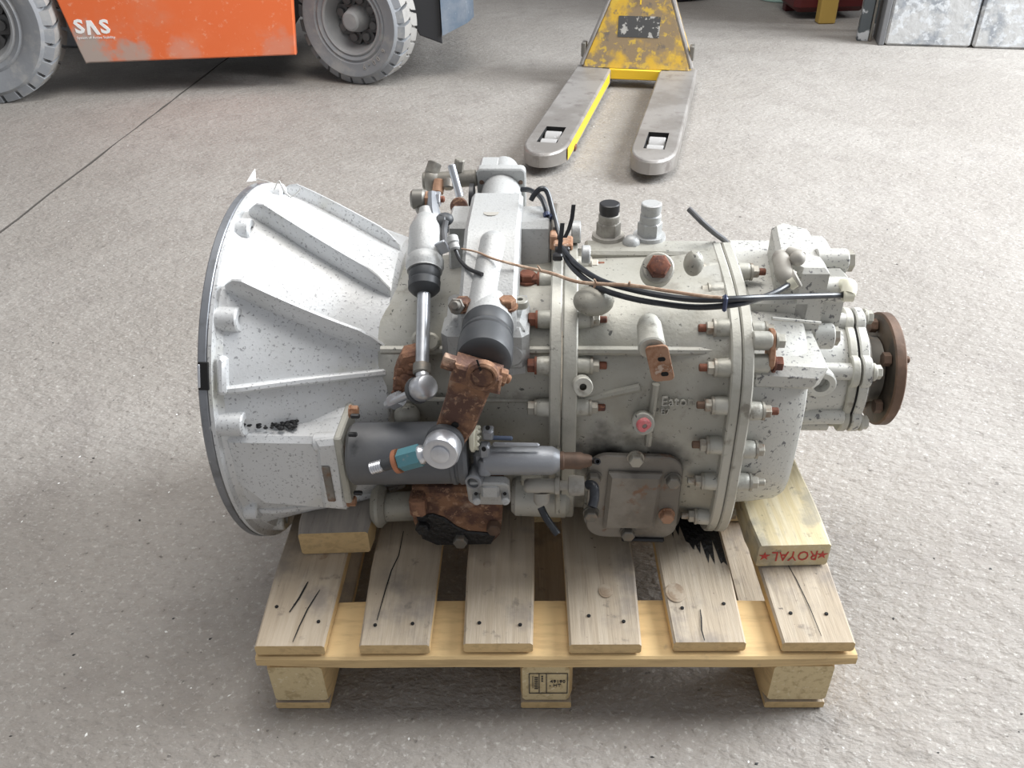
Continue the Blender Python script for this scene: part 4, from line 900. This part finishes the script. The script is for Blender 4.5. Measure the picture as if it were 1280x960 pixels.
# logo: S, a chevron A without a bar, S
def on(px, py): p = F(px, py, y=yb_); return V((p.x, yb_-.0008, p.z))
s0, s1 = on(91, 34), on(138, 33); Lw = (s1-s0).length; hgt = (on(114, 25.5)-on(114, 43)).length
dz = V((0, 0, 1)); dx = (s1-s0).normalized()
for px in (99, 131): text('logo_letter', 'S', hgt*1.30, X['paper'], pn, on(px, 34), dx, dz, .0006, xs=1.15, bold=hgt*.045)
w_l = Lw*.33; o = M(); o.prism([(-w_l*.5, -hgt/2), (-w_l*.24, -hgt/2), (-w_l*.1, hgt*.14), (w_l*.26, -hgt/2), (w_l*.56, -hgt/2), (w_l*.08, hgt/2), (-w_l*.32, hgt/2)], on(115, 34.5), dx, dz, -.0006, .0006, 0).build('logo_letter', X['paper'], pn)
text('logo_line', 'System of Active Stability', hgt*.27, X['paper'], pn, on(120, 47), dx, dz, .0004)
ba = M(); pL_, pR_ = edge[2], edge[3]
ba.box(((pL_.x+pR_.x)/2, .52, .62), (pR_.x-pL_.x - .02, .95, .80), .02); ba.box(((pL_.x+pR_.x)/2+.05, .55, 1.0), (2.3, .9, .3), .02); ba.build('chassis', X['under'], fk)
# counterweight at the rear
cw = M(); qa = F(553, 45, y=-.02); qb = F(588, 24, y=.16); qt = F(557, -150, y=-.02)
pl_ = [(qa.x, -.02), (qb.x-.02, .03), (qb.x+.015, .10), (qb.x+.015, 1.0), (qa.x-.02, 1.0)]
cw.loft([[V((x, y, qa.z + max(0, (x-qa.x))*.35)) for x, y in pl_], [V((x, y, .95)) for x, y in pl_]]); cw.build('counterweight', X['greyblue'], fk)
o = M(); q = F(525, 42, y=.05); o.prism([(q.x, .20), (qa.x-.002, .16), (qa.x-.002, .75), (q.x-.14, .75), (q.x-.10, .40)], (0, .06, 0), (1, 0, 0), (0, 0, 1), -.5, .07, .004).build('wheel_arch', X['under'], fk)
o = M(); q = F(518, 25, y=.12); o.tube([q + V((0, 0, .0)), q + V((-.03, .0, .10)), q + V((-.06, 0, .30))], .035, 12, 4).build('arch_pipe', X['rim'], fk)
# wheels on the far side
for xx, R in ((c2.x, R2), (c1.x, R1)):
    o = M(); o.cyl((xx, .98, R), (xx, 1.12, R), R, 40, .01); o.build('far_tyre', X['tyre'], fk)

# ---------------------------------------------------------------- pallet jack
P_ = PJ.at
pj = empty('pallet_jack', PJ, 'scuffed yellow pallet jack with two worn steel forks behind the gearbox', 'pallet jack')
for s in (-1, 1):
    cx = s*.185; w_ = .158; hw = w_/2; top = .082
    pts = [(cx-hw, 1.16), (cx-hw, .10)] + [(cx - hw*cos(t), .10 - .135*sin(t)) for t in [radians(a) for a in (20, 40, 60, 75, 90, 105, 120, 140, 160)]] + [(cx+hw, .10), (cx+hw, 1.16)]
    wi, x0_, x1_, y0_, y1_ = .036, cx-.036, cx+.036, .085, .26
    m = M()
    # skirt: outer wall as a shell, top plate with a window for the rollers
    def shell(poly, z0, z1): m.loft([[V((x, y, z0)) for x, y in poly], [V((x, y, z1)) for x, y in poly]], False, False)
    ins = inset(pts, .004); ch = inset(pts, .008)
    m.loft([[V((x, y, .022 + .012*max(0, min(1, (.13-y)/.16)))) for x, y in pts], [V((x, y, top-.008)) for x, y in pts], [V((x, y, top-.002)) for x, y in ins], [V((x, y, top)) for x, y in ch]], False, False)
    # top surface split into strips about the window
    n = len(ch); yy = sorted(set([round(p[1], 4) for p in ch] + [y0_, y1_]))
    def xr(y):
        l = [];
        for i in range(n):
            a, b = ch[i], ch[(i+1) % n]
            if (a[1]-y)*(b[1]-y) <= 0 and abs(a[1]-b[1]) > 1e-6: l.append(a[0] + (b[0]-a[0])*(y-a[1])/(b[1]-a[1]))
        return (min(l), max(l)) if l else (cx, cx)
    for a, b in zip(yy, yy[1:]):
        la, ra = xr(a+1e-5); lb, rb = xr(b-1e-5)
        if a >= y0_-1e-6 and b <= y1_+1e-6:
            for u0, u1, v0, v1 in ((la, x0_, lb, x0_), (x1_, ra, x1_, rb)): m.add([(u0, a, top), (u1, a, top), (v1, b, top), (v0, b, top)], [[0, 1, 2, 3]])
        else: m.add([(la, a, top), (ra, a, top), (rb, b, top), (lb, b, top)], [[0, 1, 2, 3]])
    m.add([(x0_, y0_, top), (x1_, y0_, top), (x1_, y1_, top), (x0_, y1_, top), (x0_, y0_, top-.03), (x1_, y0_, top-.03), (x1_, y1_, top-.03), (x0_, y1_, top-.03)], [[0, 1, 5, 4], [1, 2, 6, 5], [2, 3, 7, 6], [3, 0, 4, 7]], 1)
    fo = m.build('fork', [X['forksteel'], X['dark']], pj, 25)
    for yr in (.125, .210):
        o = M(); o.cyl((cx-.029, yr, .040), (cx+.029, yr, .040), .040, 28, .003); o.build('load_roller', X['roller'], pj)
    if s == -1:
        o = M(); o.add([(cx+hw+.0008, y, z) for y, z in ((-.0, .034), (1.0, .034), (1.0, .074), (.02, .072))], [[0, 1, 2, 3]]); 
        o = M(); o.box((cx+hw+.0005, .56, .053), (.0016, 1.0, .040), 0); o.build('yellow_edge_paint', X['yellowclean'], fo)
    o = M(); o.box((cx + (hw if s < 0 else -hw), .20, .03), (.012, .03, .02), .002).build('roller_bracket', X['rustred'], pj)
o = M(); o.box((0, 1.12, .060), (.30, .05, .044), .004).build('cross_bar', X['yellowclean'], pj)
tb_ = M(); zb, zt_ = .086, .95
secs = []
for f, (y, z, w2) in enumerate(((1.12, .084, .240), (1.13, .105, .236), (1.19, .36, .132), (1.25, .56, .060), (1.30, .72, .05))):
    secs.append([V((-w2, y, z)), V((-w2+.012, y-.014, z)), V((w2-.012, y-.014, z)), V((w2, y, z)), V((w2, y+.10, z)), V((-w2, y+.10, z))])
tb_.loft(secs); tr = tb_.build('tower_frame', X['yellow'], pj, 20)
sc0 = secs[1]; sc1 = secs[2]
def onf(u, f): y = 1.13 + (1.19-1.13)*f; z = .105 + (.36-.105)*f; return V((u, y-.0145, z))
exs = V((1, 0, 0)); eys = (onf(0, 1)-onf(0, 0)).normalized()
M().prism(rrect(.18, .085, .004, 2), onf(.0, .56), exs, eys, -.001, .001, 0).build('sticker', X['sticker'], tr)
M().box(onf(0, 1.05) + V((0, -.001, .02)), (.006, .12, .003), .0005, (1, 0, 0), eys).build('yellow_rib', X['yellowclean'], tr)
for s in (-1, 1): 
    o = M(); o.box((s*.236, 1.15, .15), (.020, .05, .06), .003); o.build('frame_lug', X['boltdark'], tr)
for s in (-1, 1):
    o = M(); o.tube([(s*.240, 1.12, .09), (s*.236, 1.125, .105), (s*.132, 1.185, .36), (s*.060, 1.245, .56)], .010, 8, 1); o.build('frame_edge', X['forksteel'], tr)
o = M(); o.cyl((-.05, 1.36, .10), (.05, 1.36, .10), .10, 32, .006); o.build('steer_wheel', X['under'], pj)
o = M(); o.cyl((0, 1.36, .10), (0, 1.36, .95), .035, 20); o.build('pump_column', X['under'], pj)

# ---------------------------------------------------------------- things at the back
def wframe(p, rz): return Frame(p, rz)
# sliding door beside the wall: steel post and pane
wr_ = math.atan2(wdv.y, wdv.x)
p0 = WD.at(1077, 50, z=0); fr1 = Frame(p0, wr_)
ds = empty('steel_door_post', fr1, 'dark steel channel post with flaking white paint beside the concrete wall', 'post')
o = M(); o.box((0, 0, 1.2), (.055, .05, 2.4), .003); o.build('channel', X['post'], ds)
o = M(); o.box((.036, .006, 1.2), (.012, .07, 2.4), .002); o.build('channel_lip', X['boltdark'], ds)
p1 = WD.at(1091, 40, z=0); fr2 = Frame(p1, wr_)
dp = empty('door_panel', fr2, 'grey green door panel standing between the steel post and the wall', 'door')
M().box((.02, .03, 1.22), (.10, .03, 2.36), .003).build('panel', X['pane'], dp); M().box((.085, .02, 1.21), (.02, .05, 2.40), .003).build('dark_gap_strip', X['black'], dp)  # second box: black strip added for the dark gap beside the wall
p2 = WD.at(1033, 30, z=0); fr3 = Frame(p2, .0)
rk = empty('red_machine', fr3, 'dark red steel machine on a worn ochre leg near the door', 'machine')
M().box((.0, .03, .55), (.095, .07, 1.1), .006).build('leg', X['ochre'], rk)
o = M(); o.box((.05, .28, .67), (.42, .36, 1.26), .03); o.build('body', X['darkred'], rk); 
M().box((.21, .38, .55), (.06, .06, 1.1), .005).build('rear_leg', X['darkred'], rk); M().box((-.1, .40, .55), (.06, .06, 1.1), .005).build('rear_leg', X['darkred'], rk)
p3 = WD.at(990, 4, z=0); fr4 = Frame(p3, 0)
dr = empty('mint_drum', fr4, 'mint green steel drum at the top edge left of the red machine', 'drum')
o = M(); o.lathe([(0, .17), (.004, .178), (.014, .178), (.02, .172), (.28, .172), (.285, .177), (.295, .177), (.30, .172), (.58, .172), (.585, .178), (.6, .178), (.602, .16)], (0, .176, .0), (0, 0, 1), 40); o.build('body', X['mint'], dr); o = M(); o.cyl((.06, .2, .602), (.06, .2, .612), .025, 16); o.build('bung', X['steel'], dr)
p4 = WD.at(857, 5, z=0); fr5 = Frame(p4, .1)
sp = empty('spare_tyre', fr5, 'black tyre standing at the top edge behind the pallet jack', 'tyre')
o = M(); o.lathe([(0, .20), (.01, .235), (.04, .30), (.06, .335), (.10, .345), (.16, .345), (.20, .335), (.22, .30), (.25, .235), (.26, .20)], (0, -.0, .345), (0, 1, .0), 64); o.build('tread', X['rubber'], sp); o = M(); o.lathe([(.03, .20), (.06, .19), (.07, .08), (.05, .07)], (0, 0, .345), (0, 1, 0), 40); o.build('rim', X['under'], sp)
# litter: small white chips and dark crumbs over the floor
rr = random.Random(21)
def litter(name, n, m, label, sz, region):
    o = M()
    for k in range(n):
        px, py = region(); p = WD.at(px, py, z=0); s = rr.uniform(*sz); a = rr.uniform(0, pi)
        h = s*rr.uniform(.15, .4); c, s_ = cos(a), sin(a); q = [(s*rr.uniform(.6, 1.4), 0), (0, s*rr.uniform(.4, .8)), (-s*rr.uniform(.6, 1.2), 0), (0, -s*rr.uniform(.4, .8))]
        q = [(x*c - y*s_, x*s_ + y*c) for x, y in q]
        o.loft([[p + V((x, y, 0)) for x, y in q], [p + V((x*.6, y*.6, h)) for x, y in q]])
    ob = o.build(name, X[m]); tag(ob, label, 'debris', None, 'stuff'); return ob
def anywhere():
    while True:
        px, py = rr.uniform(0, 1280), 60 + 900*rr.random()**1.3
        if not (300 < px < 1090 and 560 < py < 900): return px, py
litter('floor_chips', 170, 'paper', 'tiny white chips scattered over the rough concrete floor', (.0012, .0035), anywhere)
litter('floor_crumbs', 90, 'grease', 'tiny dark crumbs scattered over the rough concrete floor', (.0012, .004), anywhere)
